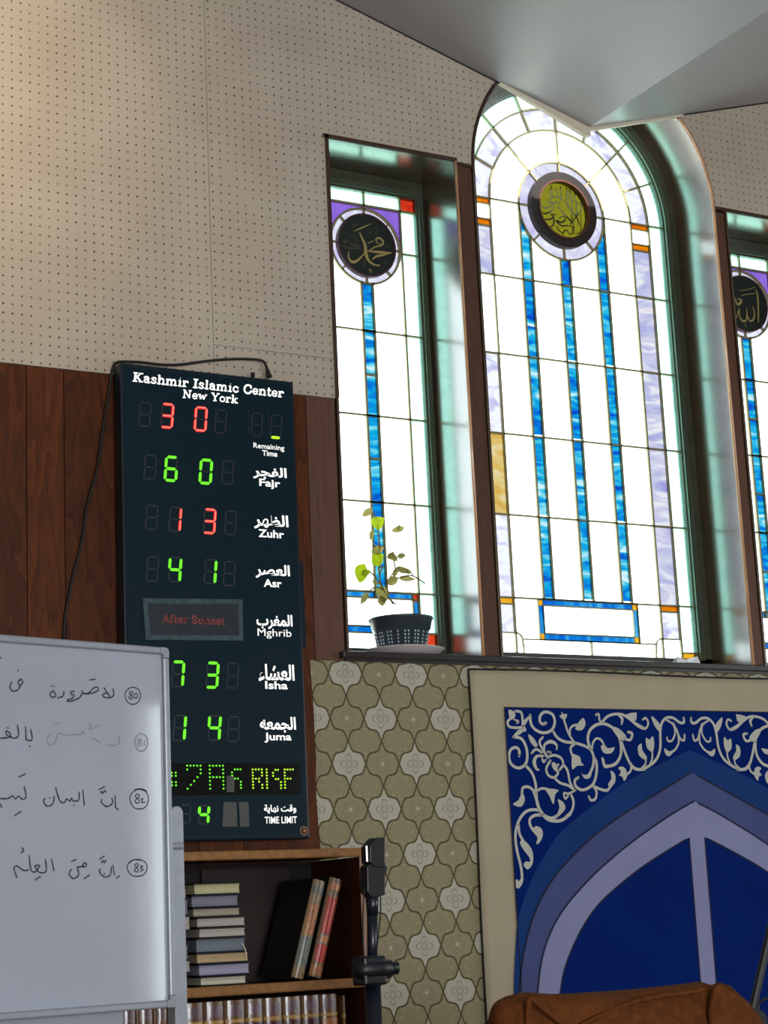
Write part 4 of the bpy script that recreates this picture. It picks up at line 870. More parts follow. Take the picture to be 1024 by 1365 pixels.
fit_text('Remaining', 358.5, 596.5, 41, M_WTEXT, ck, off=.010, hpx=9); fit_text('Time', 359.5, 604.5, 20, M_WTEXT, ck, off=.018, hpx=7.5)
fit_text('\uFE94\uFEF3\uFE8E\uFEEC\uFEE7 \uFE96\uFED7\uFEED', 373.5, 1078.5, 43, M_WTEXT, ck, off=.028, hpx=12); fit_text('TIME LIMIT', 374.5, 1093, 43, M_WTEXT, ck, off=.016, hpx=9)
# taped paper sign
q = [at(190, 797.6, yt), at(323, 799, yt), at(324, 854, yt), at(194, 853, yt)]
sg = tag(MB().prism([q[::-1]], yt - .0014, yt - .0004).build('paper_sign', M_SIGN), 'dark After Sunset paper strip taped on the prayer time board', 'sign')
def inset(q, d):
    cxq = sum(p[0] for p in q) / 4; czq = sum(p[1] for p in q) / 4
    return [(p[0] + math.copysign(d, cxq - p[0]), p[1] + math.copysign(d, czq - p[1])) for p in q]
MB().prism([q[::-1], inset(q, .013)[::-1]], yt - .0022, yt - .0014).build('clear_tape', M_TAPE, sg)
so_ = slabtext('After Sunset', 258, 826, 84, 11, M_REDTEXT, sg, yt - .0022, slant=0, bold=.95)
for pts in ([(298, 1069), (315, 1069), (316, 1102), (296, 1102)], [(318, 1069), (331, 1069), (332, 1102), (320, 1102)], [(302, 1034), (312, 1034), (312, 1056), (302, 1056)]):
    MB().prism([[at(*p, yt) for p in pts][::-1]], yt - .0016, yt - .0009).build('tape_patch', M_TAPE2, ck)
p = at(407, 1107.5, yt); sw = MB(); 
for k_, (r_, y_) in enumerate(((.0125, .001), (.008, .0035), (.004, .005))): sw.prism([arc(p[0] - .004, p[1], r_, 0, 360, 20)[:-1]], yt - y_, yt, k_)
sw.build('screw', [M_METAL, pbr('dark_red_washer', srgb(60, 26, 22), .4), pbr('screw_head', srgb(190, 120, 100), .3)], ck)
adopt(ck)
# power cord
def P3(px, py, t): x, z = at(px, py, t); return (x, t, z)
cp = [P3(*a) for a in [(357, 502, -.05), (356, 492, -.045), (350, 481, -.03), (330, 478.5, -.02), (300, 479, -.02), (270, 482, -.02), (240, 486, -.02), (215, 486, -.022), (190, 483, -.024), (163, 482, -.03), (155, 484, -.02), (150, 492, -.012),
     (145, 525, -.012), (139, 560, -.011), (134, 598, -.011), (128, 632, -.012), (121, 655, -.011), (115, 680, -.012), (112, 705, -.012), (106, 735, -.011), (98, 765, -.012), (92, 795, -.011), (87, 820, -.012), (85, 850, -.011), (84, 900, -.012)]]
cp += [(cp[-1][0], -.014, 1.2), (cp[-1][0] - .03, -.014, .35)]
pts = spline(cp, 4)
tag(MB().tube(pts, .0038, 7).build('power_cord', M_CORD, smooth=True), 'thin black power cord running over the clock top and down the panelling', 'cord')
pl = MB(); pl.tube([P3(359.5, 503.5, -.04), P3(357.5, 498, -.04), P3(356, 491, -.042)], [.009, .0075, .0045], 10)
o = pl.build('cord_plug', M_CORD, smooth=True); kb = MB(); kb.tube([(lambda q: (q[0], -.04, q[1]))(at(337, 497, -.04)), (lambda q: (q[0], -.04, q[1] - .012))(at(337, 497, -.04))], .006, 8); kb = kb.build('top_button', M_BLACK, ck); kb.matrix_parent_inverse = ck.matrix_world.inverted()
tag(o, 'black plug of the cord standing on the clock top edge', 'plug')

# ------------------------------------------------------------------ bookcase and books
FY = -.30
def fp(px, py): return at(px, py, FY)
tz1 = fp(480, 1130)[1]; tz0 = fp(480, 1142)[1]; rx1 = fp(486, 1150)[0]; rx0 = fp(479.5, 1150)[0]
mz1 = fp(470, 1303.5)[1]; mz0 = fp(470, 1317)[1]; lx = 0.62
bc = thing('bookcase', 'dark walnut bookcase with pale edge mouldings below the clock', 'bookcase', ((lx + rx1) / 2, FY / 2, 0))
MB().box(lx, rx1, FY + .012, -.024, tz0 + .004, tz1 - .002).build('top_board', M_SHELF, bc)
MB().box(lx, rx1 + .002, FY, FY + .012, tz0, tz1).build('edge_moulding', M_EDGE, bc, bevel=.004)
MB().box(rx0, rx1, FY + .002, -.024, 0, tz0).build('side_panel', M_SHELF, bc); MB().box(rx0, rx1, FY, FY + .0018, 0, tz0).build('edge_moulding', M_EDGE2, bc)
MB().box(lx, lx + .018, FY, -.024, 0, tz0).build('side_panel', M_SHELF, bc)
MB().box(1.35, 1.368, FY + .012, -.030, .1, tz0).build('side_panel', M_SHELF, bc)
MB().box(lx + .018, rx0, -.030, -.024, 0, tz0).build('back_panel', M_SHELFIN, bc)
sh = mz1 - mz0; gap = .355
zz = mz1
while zz > .1:
    MB().box(lx + .018, rx0, FY + .012, -.030, zz - sh + .004, zz - .002).build('shelf', M_SHELF, bc); MB().box(lx + .018, rx0 + (.0 if zz < mz1 else .006), FY, FY + .012, zz - sh, zz).build('edge_moulding', M_EDGE, bc, bevel=.004)
    zz -= gap
MB().box(lx + .018, rx0, FY + .02, -.030, 0, .06).build('plinth', M_SHELF, bc)
# a loose grey-brown divider panel leaning inside
MB().box(0, .25, 0, .006, 0, .285, M=Matrix.Translation((fp(330, 1308)[0], -.045, mz1 - .0015))).build('inner_panel', pbr('loose_panel', srgb(36, 25, 20), .7), bc)
adopt(bc)
def book(name_label, x0, x1, y0, y1, z0, z1, cover, pages, rot=0.0, group=None, lay=True):
    """flat-lying book, fore-edge towards the room"""
    cx_, cy_ = (x0 + x1) / 2, (y0 + y1) / 2
    t = thing('book', name_label, 'book', (cx_, cy_, z0), group); hx, hy, h = (x1 - x0) / 2, (y1 - y0) / 2, z1 - z0; ct = .0032
    k = MB(); k.box(-hx - .003, hx + .003, -hy, hy, 0, ct); k.box(-hx - .003, hx + .003, -hy, hy, h - ct, h); k.box(-hx - .003, hx + .003, hy - .004, hy, ct, h - ct)
    k.build('cover', cover, t, bevel=.001)
    pg = MB(); n = 6
    pf = [(-hy + .004 + .003 * math.sin(PI * i / n), ct + (h - 2 * ct) * i / n) for i in range(n + 1)]
    for i in range(n):
        (ya1, za1), (yb1, zb1) = pf[i], pf[i + 1]
        pg.add([(-hx, ya1, za1), (hx, ya1, za1), (hx, yb1, zb1), (-hx, yb1, zb1), (-hx, hy - .005, za1), (hx, hy - .005, za1), (hx, hy - .005, zb1), (-hx, hy - .005, zb1)], [(0, 1, 2, 3), (0, 3, 7, 4), (1, 5, 6, 2)])
    pg.build('pages', pages, t); t.rotation_euler.z = rot
    return t
def pgm(r, g, b):
    m = bpy.data.materials.new('book_pages'); t = NT(m); bb = t.n['Principled BSDF']
    v = t.coord((3, 3, 420)); t.l.new(t.ramp(t.noise(v, 1, 2), [(.3, srgb(r * .82, g * .82, b * .82)), (.7, srgb(r, g, b))]), bb.inputs['Base Color']); bb.inputs['Roughness'].default_value = .8; return m
CV = [pbr('book_cover', srgb(*k), .4) for k in ((20, 18, 24), (24, 26, 52), (44, 22, 26), (30, 44, 56), (16, 30, 40), (60, 22, 30))]
yb0 = FY + .02
def fb(px, py): return at(px, py, yb0)
stack = [  # left px, right px, bottom px-y at the right end, top px-y, page colour, cover, label
    (269.5, 328.5, 1311.5, 1301, (206, 204, 180), 0, 'cream-paged book at the very bottom of the stack'),
    (268, 333.5, 1298, 1284, (168, 164, 190), 1, 'book with lavender-grey pages, second from the stack bottom'),
    (264.5, 331.5, 1281, 1268.5, (190, 166, 128), 0, 'tan-paged book just under the slate blue one'),
    (262.5, 326.5, 1266.5, 1249.5, (116, 126, 136), 3, 'slate blue-paged thick book in the middle of the stack'),
    (266.5, 326.5, 1248, 1236.5, (192, 184, 176), 2, 'pale pink-white book just above the slate blue one'),
    (264.5, 326.5, 1234.5, 1223, (190, 182, 174), 2, 'pale book fourth from the top, maroon cover below'),
    (258.5, 319.5, 1221.5, 1211, (172, 164, 146), 0, 'grey-beige paged book third from the top of the stack'),
    (257, 317.5, 1209, 1194.5, (134, 132, 150), 1, 'thick grey-violet paged book second from the top'),
    (260, 320, 1190.5, 1176.5, (196, 190, 146), 0, 'yellowish-paged book on top of the stack')]
zb = mz1 + .0005
zt_all = fb(300, 1178)[1]; tot = sum(s[2] - s[3] + 1.6 for s in stack)
for L_, R_2, bb_, tt_, pc, ci, lab in stack:
    x0, x1 = at(L_, (bb_ + tt_) / 2, yb0)[0], at(R_2, (bb_ + tt_) / 2, yb0)[0]
    h = (bb_ - tt_ + 3.4) / (sum(s[2] - s[3] + 3.4 for s in stack)) * (zt_all - zb - .002 if False else (zt_all + .003 - mz1))
    book(lab, x0, x1, yb0 + random.uniform(-.004, .004), yb0 + .215, zb, zb + h - .0004, CV[ci], pgm(*pc), random.uniform(-.015, .015), 'books stacked flat on the upper shelf')
    zb += h
# bookmark ribbon of the middle book
rb = tag(MB().tube([P3(a, b, yb0 - .008) for a, b in spline([(322, 1257), (326, 1263), (328, 1271), (328.5, 1276)], 4)], .0014, 6).build('bookmark_ribbon', pbr('ribbon_cream', srgb(226, 210, 180), .6)), 'cream bookmark ribbon hanging from the slate blue book', 'bookmark')
# second stack, mostly behind the whiteboard post
zb = mz1 + .0005
labs = ['partly hidden book at the foot of the stack behind the whiteboard post', 'partly hidden grey book, second in the stack behind the post', 'partly hidden book third up behind the whiteboard post', 'partly hidden dark book halfway up the stack behind the post',
        'partly hidden maroon book above the middle behind the post', 'partly hidden black book below the top pale pair', 'partly hidden pale book with bright pages beside the post', 'partly hidden topmost book beside the whiteboard post']
for i, h in enumerate((.034, .03, .038, .03, .036, .04, .026, .03)):
    book(labs[i], at(190 + (i % 3) * 3, 1250, yb0)[0], at(248 + (i * 5 % 7), 1250, yb0)[0], yb0, yb0 + .2, zb, zb + h - .0004, CV[(i + 2) % 6], pgm(*[(170, 164, 156), (186, 180, 172), (120, 120, 134)][i % 3]), 0, 'books stacked behind the whiteboard post'); zb += h
# two leaning upright books
def spinebook(label, x, y, z, w, h, d, cols, tilt, group=None, bands=()):
    """upright book, spine towards the room; bands: (z0,z1,inset,material) on the spine"""
    t = thing('book', label, 'book', (x, y, z), group)
    M = Matrix.Rotation(tilt, 4, 'Y')
    k = MB(); n = 8; prof = [(-w / 2 + w * i / n, -.010 * math.sin(PI * i / n) ** .6) for i in range(n + 1)]
    pr = prof + [(w / 2, d), (w / 2 - .003, d), (w / 2 - .003, .006), (-w / 2 + .003, .006), (-w / 2 + .003, d), (-w / 2, d)]
    m_ = len(pr); vs = [(p[0], p[1], 0) for p in pr] + [(p[0], p[1], h) for p in pr]
    tr = tessellate_polygon([[Vector((p[0], p[1], 0)) for p in pr]])
    fs = [(i, (i + 1) % m_, m_ + (i + 1) % m_, m_ + i) for i in range(m_)] + [tuple(q) for q in tr] + [tuple(m_ + q_ for q_ in q) for q in tr]
    k.add(vs, fs); k.v = [tuple(M @ Vector(v)) for v in k.v]; k.build('cover', cols[0], t, recalc=True)
    p2 = MB().box(-w / 2 + .0032, w / 2 - .0032, .007, d - .003, .003, h - .004, M=M); p2.build('pages', cols[1], t)
    for bi, (z0, z1, ins, mt) in enumerate(bands):
        bnd = MB(); pf = [(-w / 2 + ins + (w - 2 * ins) * i / n) for i in range(n + 1)]
        f_ = lambda a: -.010 * max(0, math.sin(PI * (a + w / 2) / w)) ** .6 - .0006 - .0004 * bi
        vs = [(a, f_(a), z0) for a in pf] + [(a, f_(a), z1) for a in pf]
        bnd.add(vs, [(i, i + 1, n + 2 + i, n + 1 + i) for i in range(n)]); bnd.v = [tuple(M @ Vector(v)) for v in bnd.v]; bnd.build('spine_band', mt, t, smooth=True)
    return t
PGB = pgm(190, 180, 150)
GLOSS = dict(coat=1.0)
tanm = pbr('tan_spine', srgb(132, 112, 76), .3, vary=.25, vs=50, **GLOSS); tealm = pbr('grey_teal_band', srgb(104, 112, 100), .3, vary=.25, vs=60, **GLOSS)
redm = pbr('red_band', srgb(176, 40, 24), .25, vary=.15, vs=60, **GLOSS); brm = pbr('brown_gilt_spine', srgb(110, 82, 56), .3, vary=.35, vs=70, **GLOSS); orm = pbr('gilt_band', srgb(170, 106, 56), .3, vary=.3, vs=90, **GLOSS)
dkc = pbr('dark_book_board', srgb(24, 22, 20), .5)
def lean(pb, pt, wpx):  # bottom-left and top-left pixel
    a = at(*pb, yb0 - .0); b = at(*pt, yb0); return a, math.atan2(b[0] - a[0], b[1] - a[1]), math.hypot(b[0] - a[0], b[1] - a[1])
for (pb_, pt_, w_, cov, bands, lab) in (
    ((390, 1305), (420, 1174), .0345, dkc, lambda h: [(0, h, .0005, tanm), (.12 * h, .42 * h, .001, tealm), (.44 * h, .76 * h, .004, orm), (.86 * h, .94 * h, .001, tealm)], 'tan and grey glossy book leaning beside the red one'),
    ((413, 1302), (441.5, 1170), .036, dkc, lambda h: [(0, h, .0005, brm), (.02 * h, .12 * h, .001, orm), (.15 * h, .33 * h, .004, redm), (.35 * h, .42 * h, .008, orm), (.44 * h, .80 * h, .005, redm), (.88 * h, .95 * h, .002, orm)], 'glossy red and brown gilt book leaning rightmost on the shelf')):
    a, tl, hh = lean(pb_, pt_, w_)
    xx = a[0] + w_ / 2 * math.cos(tl); spinebook(lab, xx, yb0 + .01, mz1 + w_ / 2 * math.sin(tl) + .001, w_, hh, .17, (cov, PGB), tl, 'upright books on the upper shelf', bands(hh))
# matching set on the shelf below
zs = mz1 - gap; brs = pbr('set_brown_spine', srgb(104, 72, 48), .22, vary=.3, vs=60, coat=1.0, bump=.3, bs=80); gold = pbr('set_gold_band', srgb(176, 136, 62), .3, vary=.2, vs=40, coat=.8); mar = pbr('set_maroon_label', srgb(70, 22, 44), .25, coat=1.0); sil = pbr('set_pale_ornament', srgb(104, 82, 92), .25, vary=.3, vs=90, coat=1.0)
edges = [161, 184, 207, 226, 246, 273.5, 301, 329, 353, 379, 404, 429, 453]
ords = ['twelfth', 'eleventh', 'tenth', 'ninth', 'eighth', 'seventh', 'sixth', 'fifth', 'fourth', 'third', 'second', 'first']
hb = at(400, 1328, yb0)[1] - zs
for i, (a, b) in enumerate(zip(edges, edges[1:])):
    xa, xb = at(a, 1345, yb0)[0], at(b, 1345, yb0)[0]; w_ = xb - xa - .0018
    spinebook('brown gilt volume of the matching set, %s from the right end' % ords[i], (xa + xb) / 2, yb0 + .012, zs + .0005, w_, hb, .19, (brs, PGB), 0, 'matching gilt volumes on the lower shelf',
              [(hb - .036, hb - .010, .006, sil), (hb - .052, hb - .044, .001, gold), (hb - .10, hb - .056, .003, mar if i != 11 else orm), (.05, .06, .001, gold)])
xa = at(462, 1345, yb0)[0]; spinebook('narrow brown book apart by the bookcase side panel', xa, yb0 + .02, zs + .0005, .012, hb - .006, .19, (brm, PGB), 0.0, 'matching gilt volumes on the lower shelf', [(hb - .06, hb - .05, .001, gold)])

# ------------------------------------------------------------------ whiteboard
dist = 3.3; phi = math.radians(13.5)
d_ = hit(222, 864, (0, 1, 0), NY) - CAM; pR = CAM + d_ * (dist / math.hypot(d_.x, d_.y))
U_ = Vector((math.cos(phi), math.sin(phi), 0)); N_ = Vector((math.sin(phi), -math.cos(phi), 0))   # along the board, towards the room
def hb_(px, py, off=0.0):
    p = hit(px, py, pR + N_ * off, N_); q = p - pR; return (q.dot(U_), p.z)
def B3(u, off, z): p = pR + U_ * u + N_ * off; return (p.x, p.y, z)
zT = pR.z; zB = hb_(228, 1343)[1]; BWd = .90
fB = lambda x, y, z: B3(x, -y, z)
wb = thing('whiteboard', 'white dry-erase board in an aluminium frame with handwritten Arabic lines', 'whiteboard', B3(-BWd / 2, -.01, 0))
fw = .0125
MB().prism([rect(-BWd + fw, -fw, zB + fw, zT - fw)], .0, .008, f=fB).build('writing_surface', M_WBOARD, wb)
for x0, x1, z0, z1 in ((-BWd + .02, -.018, zT - fw, zT), (-BWd + .02, -.018, zB, zB + fw), (-fw, 0, zB + .018, zT - .018), (-BWd, -BWd + fw, zB + .018, zT - .018)):
    MB().prism([rect(x0, x1, z0, z1)], -.008, .012, f=fB).build('frame_rail', M_ALU, wb, bevel=.003)
for sx, sz in ((1, 1), (1, -1), (-1, 1), (-1, -1)):
    X_ = 0 if sx > 0 else -BWd; Z_ = zT if sz > 0 else zB; r_ = .007; w_ = .019
    lp = [(X_ - sx * w_, Z_), (X_ - sx * r_, Z_), (X_ - sx * r_ * .3, Z_ - sz * r_ * .3), (X_, Z_ - sz * r_), (X_, Z_ - sz * w_), (X_ - sx * fw, Z_ - sz * w_), (X_ - sx * fw, Z_ - sz * fw), (X_ - sx * w_, Z_ - sz * fw)]
    MB().prism([lp], -.009, .013, f=fB).build('corner_cap', M_ALUD, wb, bevel=.002)
PW = dist / FPX
def bstroke(lst, mat, name, w=6.5):
    mb = MB()
    for pts in lst:
        sp_ = spline(pts, 4); n = len(sp_)
        mb.ribbon([hb_(p[0] / 3.938, 840 + p[1] / 3.938) for p in sp_], [w / 3.938 * PW * (.75 + .35 * math.sin(i * .9) ** 2) for i in range(n)], lambda a, b: B3(a, .0006, b))
    return mb.build(name, mat, wb)
def oval(x, y, a, b, k=12, j=.04): return [(x + a * (1 + j * math.sin(i * 1.7)) * math.cos(2 * PI * i / k + 1.2), y + b * math.sin(2 * PI * i / k + 1.2)) for i in range(k + 2)]
def eight(x, y, s): return [(x + s * .5, y - s * .8), (x, y - s), (x - s * .45, y - s * .6), (x, y - s * .1), (x + s * .5, y + s * .5), (x, y + s), (x - s * .5, y + s * .5), (x, y - s * .05), (x + s * .5, y - s * .7)]
bstroke([oval(697, 345, 41, 45), eight(686, 343, 20), oval(712, 345, 10, 12, 8)], M_INK, 'handwriting', 6)
bstroke([oval(742, 590, 33, 46), eight(732, 590, 20), [(758, 575), (757, 605)]], M_INKF, 'handwriting', 6)
bstroke([oval(731, 888, 49, 52), [(705, 838), (740, 832), (770, 845)], eight(720, 885, 24), [(738, 885), (750, 888), (742, 905), (760, 903)]], M_INK, 'handwriting', 6)
bstroke([oval(720, 1248, 53, 45), [(680, 1222), (700, 1206), (735, 1208)], eight(716, 1248, 22), [(734, 1240), (750, 1238), (736, 1252), (752, 1256), (738, 1268)]], M_INK, 'handwriting', 6)
bstroke([[(592, 308), (597, 338), (580, 354), (548, 352), (538, 340), (556, 330)], [(545, 302), (560, 325), (576, 348)], [(430, 318), (438, 332), (465, 330), (492, 303), (512, 300), (514, 316), (485, 331), (440, 334)],
    [(432, 332), (415, 355), (382, 370), (352, 374)], [(390, 322), (374, 322), (372, 336), (388, 340), (378, 358), (352, 366)], [(335, 322), (330, 346), (302, 356)], [(278, 320), (262, 334), (270, 352), (290, 348), (288, 330), (276, 318)],
    [(268, 292), (271, 293)], [(280, 294), (283, 295)], [(470, 262), (498, 257)], [(110, 258), (94, 272), (104, 290), (119, 274), (108, 256)], [(106, 290), (92, 314), (66, 320), (52, 298), (60, 274)], [(92, 210), (95, 213)], [(0, 143), (6, 146)]], M_INK, 'handwriting', 8)
bstroke([[(624, 558), (627, 590), (600, 606), (562, 602)], [(442, 545), (430, 532), (418, 552), (400, 546), (340, 552), (312, 540)], [(303, 540), (288, 590), (260, 602), (245, 578), (262, 545)], [(282, 492), (312, 487)],
    [(465, 488), (476, 500), (470, 520), (505, 506), (520, 500)], [(500, 570), (522, 588)], [(480, 566), (492, 570)]], M_INKF, 'handwriting', 7)
bstroke([[(160, 522), (168, 574), (140, 576), (136, 560)], [(152, 608), (156, 611)], [(134, 508), (136, 570)], [(90, 498), (96, 556), (62, 566), (50, 540), (32, 530), (34, 550), (52, 562), (0, 568)], [(38, 512), (42, 514)]], M_INK, 'handwriting', 8)
bstroke([[(603, 868), (606, 925)], [(603, 930), (621, 942)], [(586, 882), (590, 908), (560, 926), (532, 905), (534, 890)], [(518, 838), (548, 822)], [(528, 856), (533, 846), (540, 856), (548, 842), (556, 850)], [(434, 838), (442, 918)],
    [(415, 850), (412, 892), (384, 896), (374, 882), (366, 898), (348, 886), (340, 902), (328, 906), (310, 890), (292, 828)], [(284, 872), (276, 912), (246, 924), (228, 900), (234, 884)], [(385, 918), (388, 920)], [(258, 880), (261, 882)],
    [(126, 820), (136, 874), (118, 888), (96, 872), (80, 886), (64, 870), (40, 884), (0, 884)], [(0, 912), (8, 928)], [(96, 772), (130, 756)], [(74, 975), (108, 952)]], M_INK, 'handwriting', 8)
bstroke([[(592, 1234), (600, 1284)], [(610, 1302), (626, 1290)], [(584, 1244), (578, 1284), (548, 1296), (522, 1270), (526, 1256)], [(522, 1202), (546, 1186)], [(532, 1222), (540, 1210), (548, 1220), (556, 1208)],
    [(404, 1244), (430, 1240), (440, 1222), (454, 1228), (444, 1242), (430, 1242)], [(404, 1244), (412, 1284), (384, 1304), (362, 1280), (372, 1258)], [(440, 1306), (468, 1286)], [(374, 1214), (398, 1204)],
    [(270, 1200), (282, 1262)], [(238, 1204), (242, 1262), (218, 1274), (196, 1262), (208, 1236), (182, 1238), (194, 1262), (164, 1264), (152, 1184)], [(150, 1258), (124, 1262), (100, 1246), (84, 1238), (72, 1252), (88, 1298)],
    [(182, 1312), (210, 1294)], [(112, 1142), (124, 1156), (110, 1168)], [(545, 1278), (548, 1280)]], M_INK, 'handwriting', 8)
# stand: upright post on the right, crossbar, feet with casters
def post(u0, u1, zt):
    n = 10; w_ = (u1 - u0) / 2; c_ = (u0 + u1) / 2
    lp = [(u1, 0.06)] + [(c_ + w_ * math.cos(PI * i / n), zt - w_ + w_ * math.sin(PI * i / n)) for i in range(n + 1)] + [(u0, 0.06)]
    return lp
dpt = -.030
def hu(px, py): return hit(px, py, pR + N_ * dpt, N_)
u0_ = (hu(227, 1200) - pR).dot(U_); u1_ = (hu(243, 1200) - pR).dot(U_); zpt = hu(235, 1075).z
for sgn in (0, 1):
    a, b = (u0_, u1_) if not sgn else (-BWd - u1_, -BWd - u0_)
    MB().prism([post(min(a, b), max(a, b), zpt)], .022, .044, f=fB).build('stand_post', M_ALU, wb, bevel=.005)
    MB().prism([rect(min(a, b), max(a, b), .03, .07)], -.28, .34, f=fB).build('stand_foot', M_ALU, wb, bevel=.006)
    for q in (-.26, .32):
        m_ = (a + b) / 2; p = Vector(B3(m_, -q, .028)); cst = MB(); cst.tube([p - U_ * .01, p + U_ * .01], .027, 14); cst.build('caster', M_BLACK, wb)
MB().prism([rect(-BWd - u0_, u0_, .30, .34)], .024, .042, f=fB).build('crossbar', M_ALU, wb, bevel=.004)
hg = MB(); p = Vector(B3((u0_) / 1 + .002, -.012, zB + (zT - zB) * .44)); hg.tube([p - U_ * .03, p + U_ * .012], .006, 10); hg.build('pivot_bolt', M_ALUD, wb)
MB().prism([rect(-.62, -.10, zB - .045, zB - .040)], .006, -.05, f=fB).prism([rect(-.62, -.10, zB - .045, zB + .0)], .006, .012, f=fB).build('pen_tray', M_ALUD, wb)
adopt(wb)

# ------------------------------------------------------------------ black camera / light stand
TY = -.62
def tp(px, py, dy=0): x, z = at(px, py, TY + dy); return Vector((x, TY + dy, z))
base = tp(493, 1365)
ts = thing('tripod_stand', 'black tripod stand with clamp and rectangular head beside the bookcase', 'tripod', (tp(495, 1300).x, TY, 0))
q = [tp(487, 1129), tp(487.5, 1150), tp(497, 1157), tp(507.5, 1157), tp(507.5, 1117), tp(497, 1117)]
MB().prism([[(p.x, p.z) for p in q]], TY - .022, TY + .022).build('head_panel', M_BLACK, ts, bevel=.002)
a, b = tp(487.8, 1127.5, -.023), tp(490.6, 1148.5, -.023); MB().box(a.x, b.x, TY - .0235, TY - .022, b.z, a.z).build('light_strip', pbr('led_strip_white', srgb(255, 255, 255), .3, emit=(1, 1, 1, 1), es=.9), ts)
q = [(484.5, 1156), (487, 1153), (508, 1151), (512, 1157), (508.5, 1170), (509, 1193), (499, 1196), (490, 1196), (485, 1189)]
MB().prism([[(tp(*p).x, tp(*p).z) for p in q][::-1]], TY - .018, TY + .018).build('head_bracket', M_BLACK, ts, bevel=.002)
ps = MB()
def seg_(a, b, ra, rb_, mb=ps): mb.tube([a, a.lerp(b, .5), b], [ra, (ra + rb_) / 2, rb_], 14)
seg_(tp(496, 1192), tp(496.5, 1220), .016, .0135); seg_(tp(496.2, 1218), tp(496.5, 1290), .0125, .0125)
seg_(tp(496, 1288), Vector((tp(496, 1288).x - .004, TY, .55)), .0185, .0185)
ps.build('pole', pbr('pole_satin_black', srgb(18, 26, 40), .3, spec=.6), ts, smooth=True)
kn = MB(); p = tp(492, 1292); kn.tube([p + Vector((-.045, -.01, .002)), p + Vector((-.02, -.012, 0)), p + Vector((.02, -.012, 0)), p + Vector((.048, -.02, -.002))], [.016, .026, .026, .020], 14)
kn.tube([p + Vector((.035, -.02, 0)), p + Vector((.062, -.024, 0))], .015, 12); kn.build('clamp_knob', M_BLACK, ts, smooth=True)
MB().box(p.x - .03, p.x + .03, TY - .032, TY + .03, p.z - .036, p.z + .03).build('clamp_body', M_BLACK, ts, bevel=.006)
cb_ = MB(); cb_.tube(spline([tuple(tp(*a, -.01)) for a in [(507, 1190), (507.5, 1215), (505, 1240), (501.5, 1275)]], 5), .0018, 6); cb_.tube(spline([tuple(tp(*a, -.01)) for a in [(485.5, 1185), (484, 1220), (484.5, 1260), (487, 1285)]], 5), .0018, 6); cb_.build('cable', M_CORD, ts)
hub = Vector((tp(496, 1288).x - .004, TY, .55))
for k in range(3):
    an = 2 * PI * k / 3 + .5; ft = Vector((hub.x + .30 * math.cos(an), TY + .30 * math.sin(an) - .02, .008))
    MB().tube([hub + Vector((.02 * math.cos(an), .02 * math.sin(an), 0)), ft], .010, 10).build('leg', M_BLACK, ts)
MB().lathe([(0, -.04), (.034, -.04), (.034, .04), (0, .04)], hub, 18).build('leg_hub', M_BLACK, ts)
adopt(ts)

# ------------------------------------------------------------------ chair with brown cloth, boom stand
CY_ = -1.75
def cp_(px, py, dy=0): x, z = at(px, py, CY_ + dy); return (x, z)
xL, zL = cp_(664, 1345); xR = cp_(1004, 1350)[0]; zTop = cp_(850, 1322)[1]
ch = thing('chair', 'high-backed chair hidden under the brown cloth before the banner', 'chair', ((xL + xR) / 2, CY_, 0))
MB().box(xL + .03, xR - .03, CY_ - .02, CY_ + .03, .50, zTop - .035).build('backrest', M_DARKTRIM, ch, bevel=.015)
MB().box(xL + .02, xR - .02, CY_ + .0, CY_ + .46, .42, .48).build('seat', M_DARKTRIM, ch, bevel=.012)
for x in (xL + .05, xR - .05):
    for y in (CY_ + .03, CY_ + .43): MB().box(x - .02, x + .02, y - .02, y + .02, 0, .42).build('leg', M_DARKTRIM, ch)
    MB().box(x - .02, x + .02, CY_ - .015, CY_ + .025, .42, .6).build('back_post', M_DARKTRIM, ch)
adopt(ch)
topline = [cp_(*p) for p in [(661, 1365), (663, 1348), (672, 1334), (688, 1328.5), (706, 1326), (740, 1328), (790, 1325.5), (840, 1322), (880, 1318), (915, 1314), (935, 1311.5), (948, 1316), (955, 1321), (960, 1312.5), (972, 1320), (990, 1334), (1006, 1352), (1012, 1362)]]
tl_ = spline(topline, 4); n = len(tl_); mb = MB(); rows = 26; vs = []
zbot = .45
for i, (x, z) in enumerate(tl_):
    u = i / (n - 1)
    for j in range(-rows, rows + 1):
        s_ = abs(j) / rows; side = -1 if j < 0 else 1
        th = .052 * min(1, math.sqrt(s_ * 5)) * math.sin(PI * min(max(u, .06), .94)) ** .35
        dz = s_ ** 1.6 * (z - zbot)
        fold = .012 * math.sin(u * 17 + s_ * 6) * s_ + .02 * math.exp(-((u - .30 - s_ * .55) / .035) ** 2) * min(1, s_ * 8) + .016 * math.exp(-((u - .18 + s_ * .2) / .03) ** 2) * min(1, s_ * 8)  + .018 * math.exp(-((u - .80 + s_ * .35) / .03) ** 2) * min(1, s_ * 8)
        vs.append((x + .006 * math.sin(s_ * 9 + u * 5) * s_, CY_ + .005 + side * (th + (fold if side < 0 else -fold * .3)), z - dz))
m_ = 2 * rows + 1; fs = [(i * m_ + j, i * m_ + j + 1, (i + 1) * m_ + j + 1, (i + 1) * m_ + j) for i in range(n - 1) for j in range(m_ - 1)]
cloth = tag(MB().add(vs, fs).build('cloth', M_BROWN, smooth=True), 'brown felt cloth draped in folds over the chair back', 'cloth')
sm = MB()
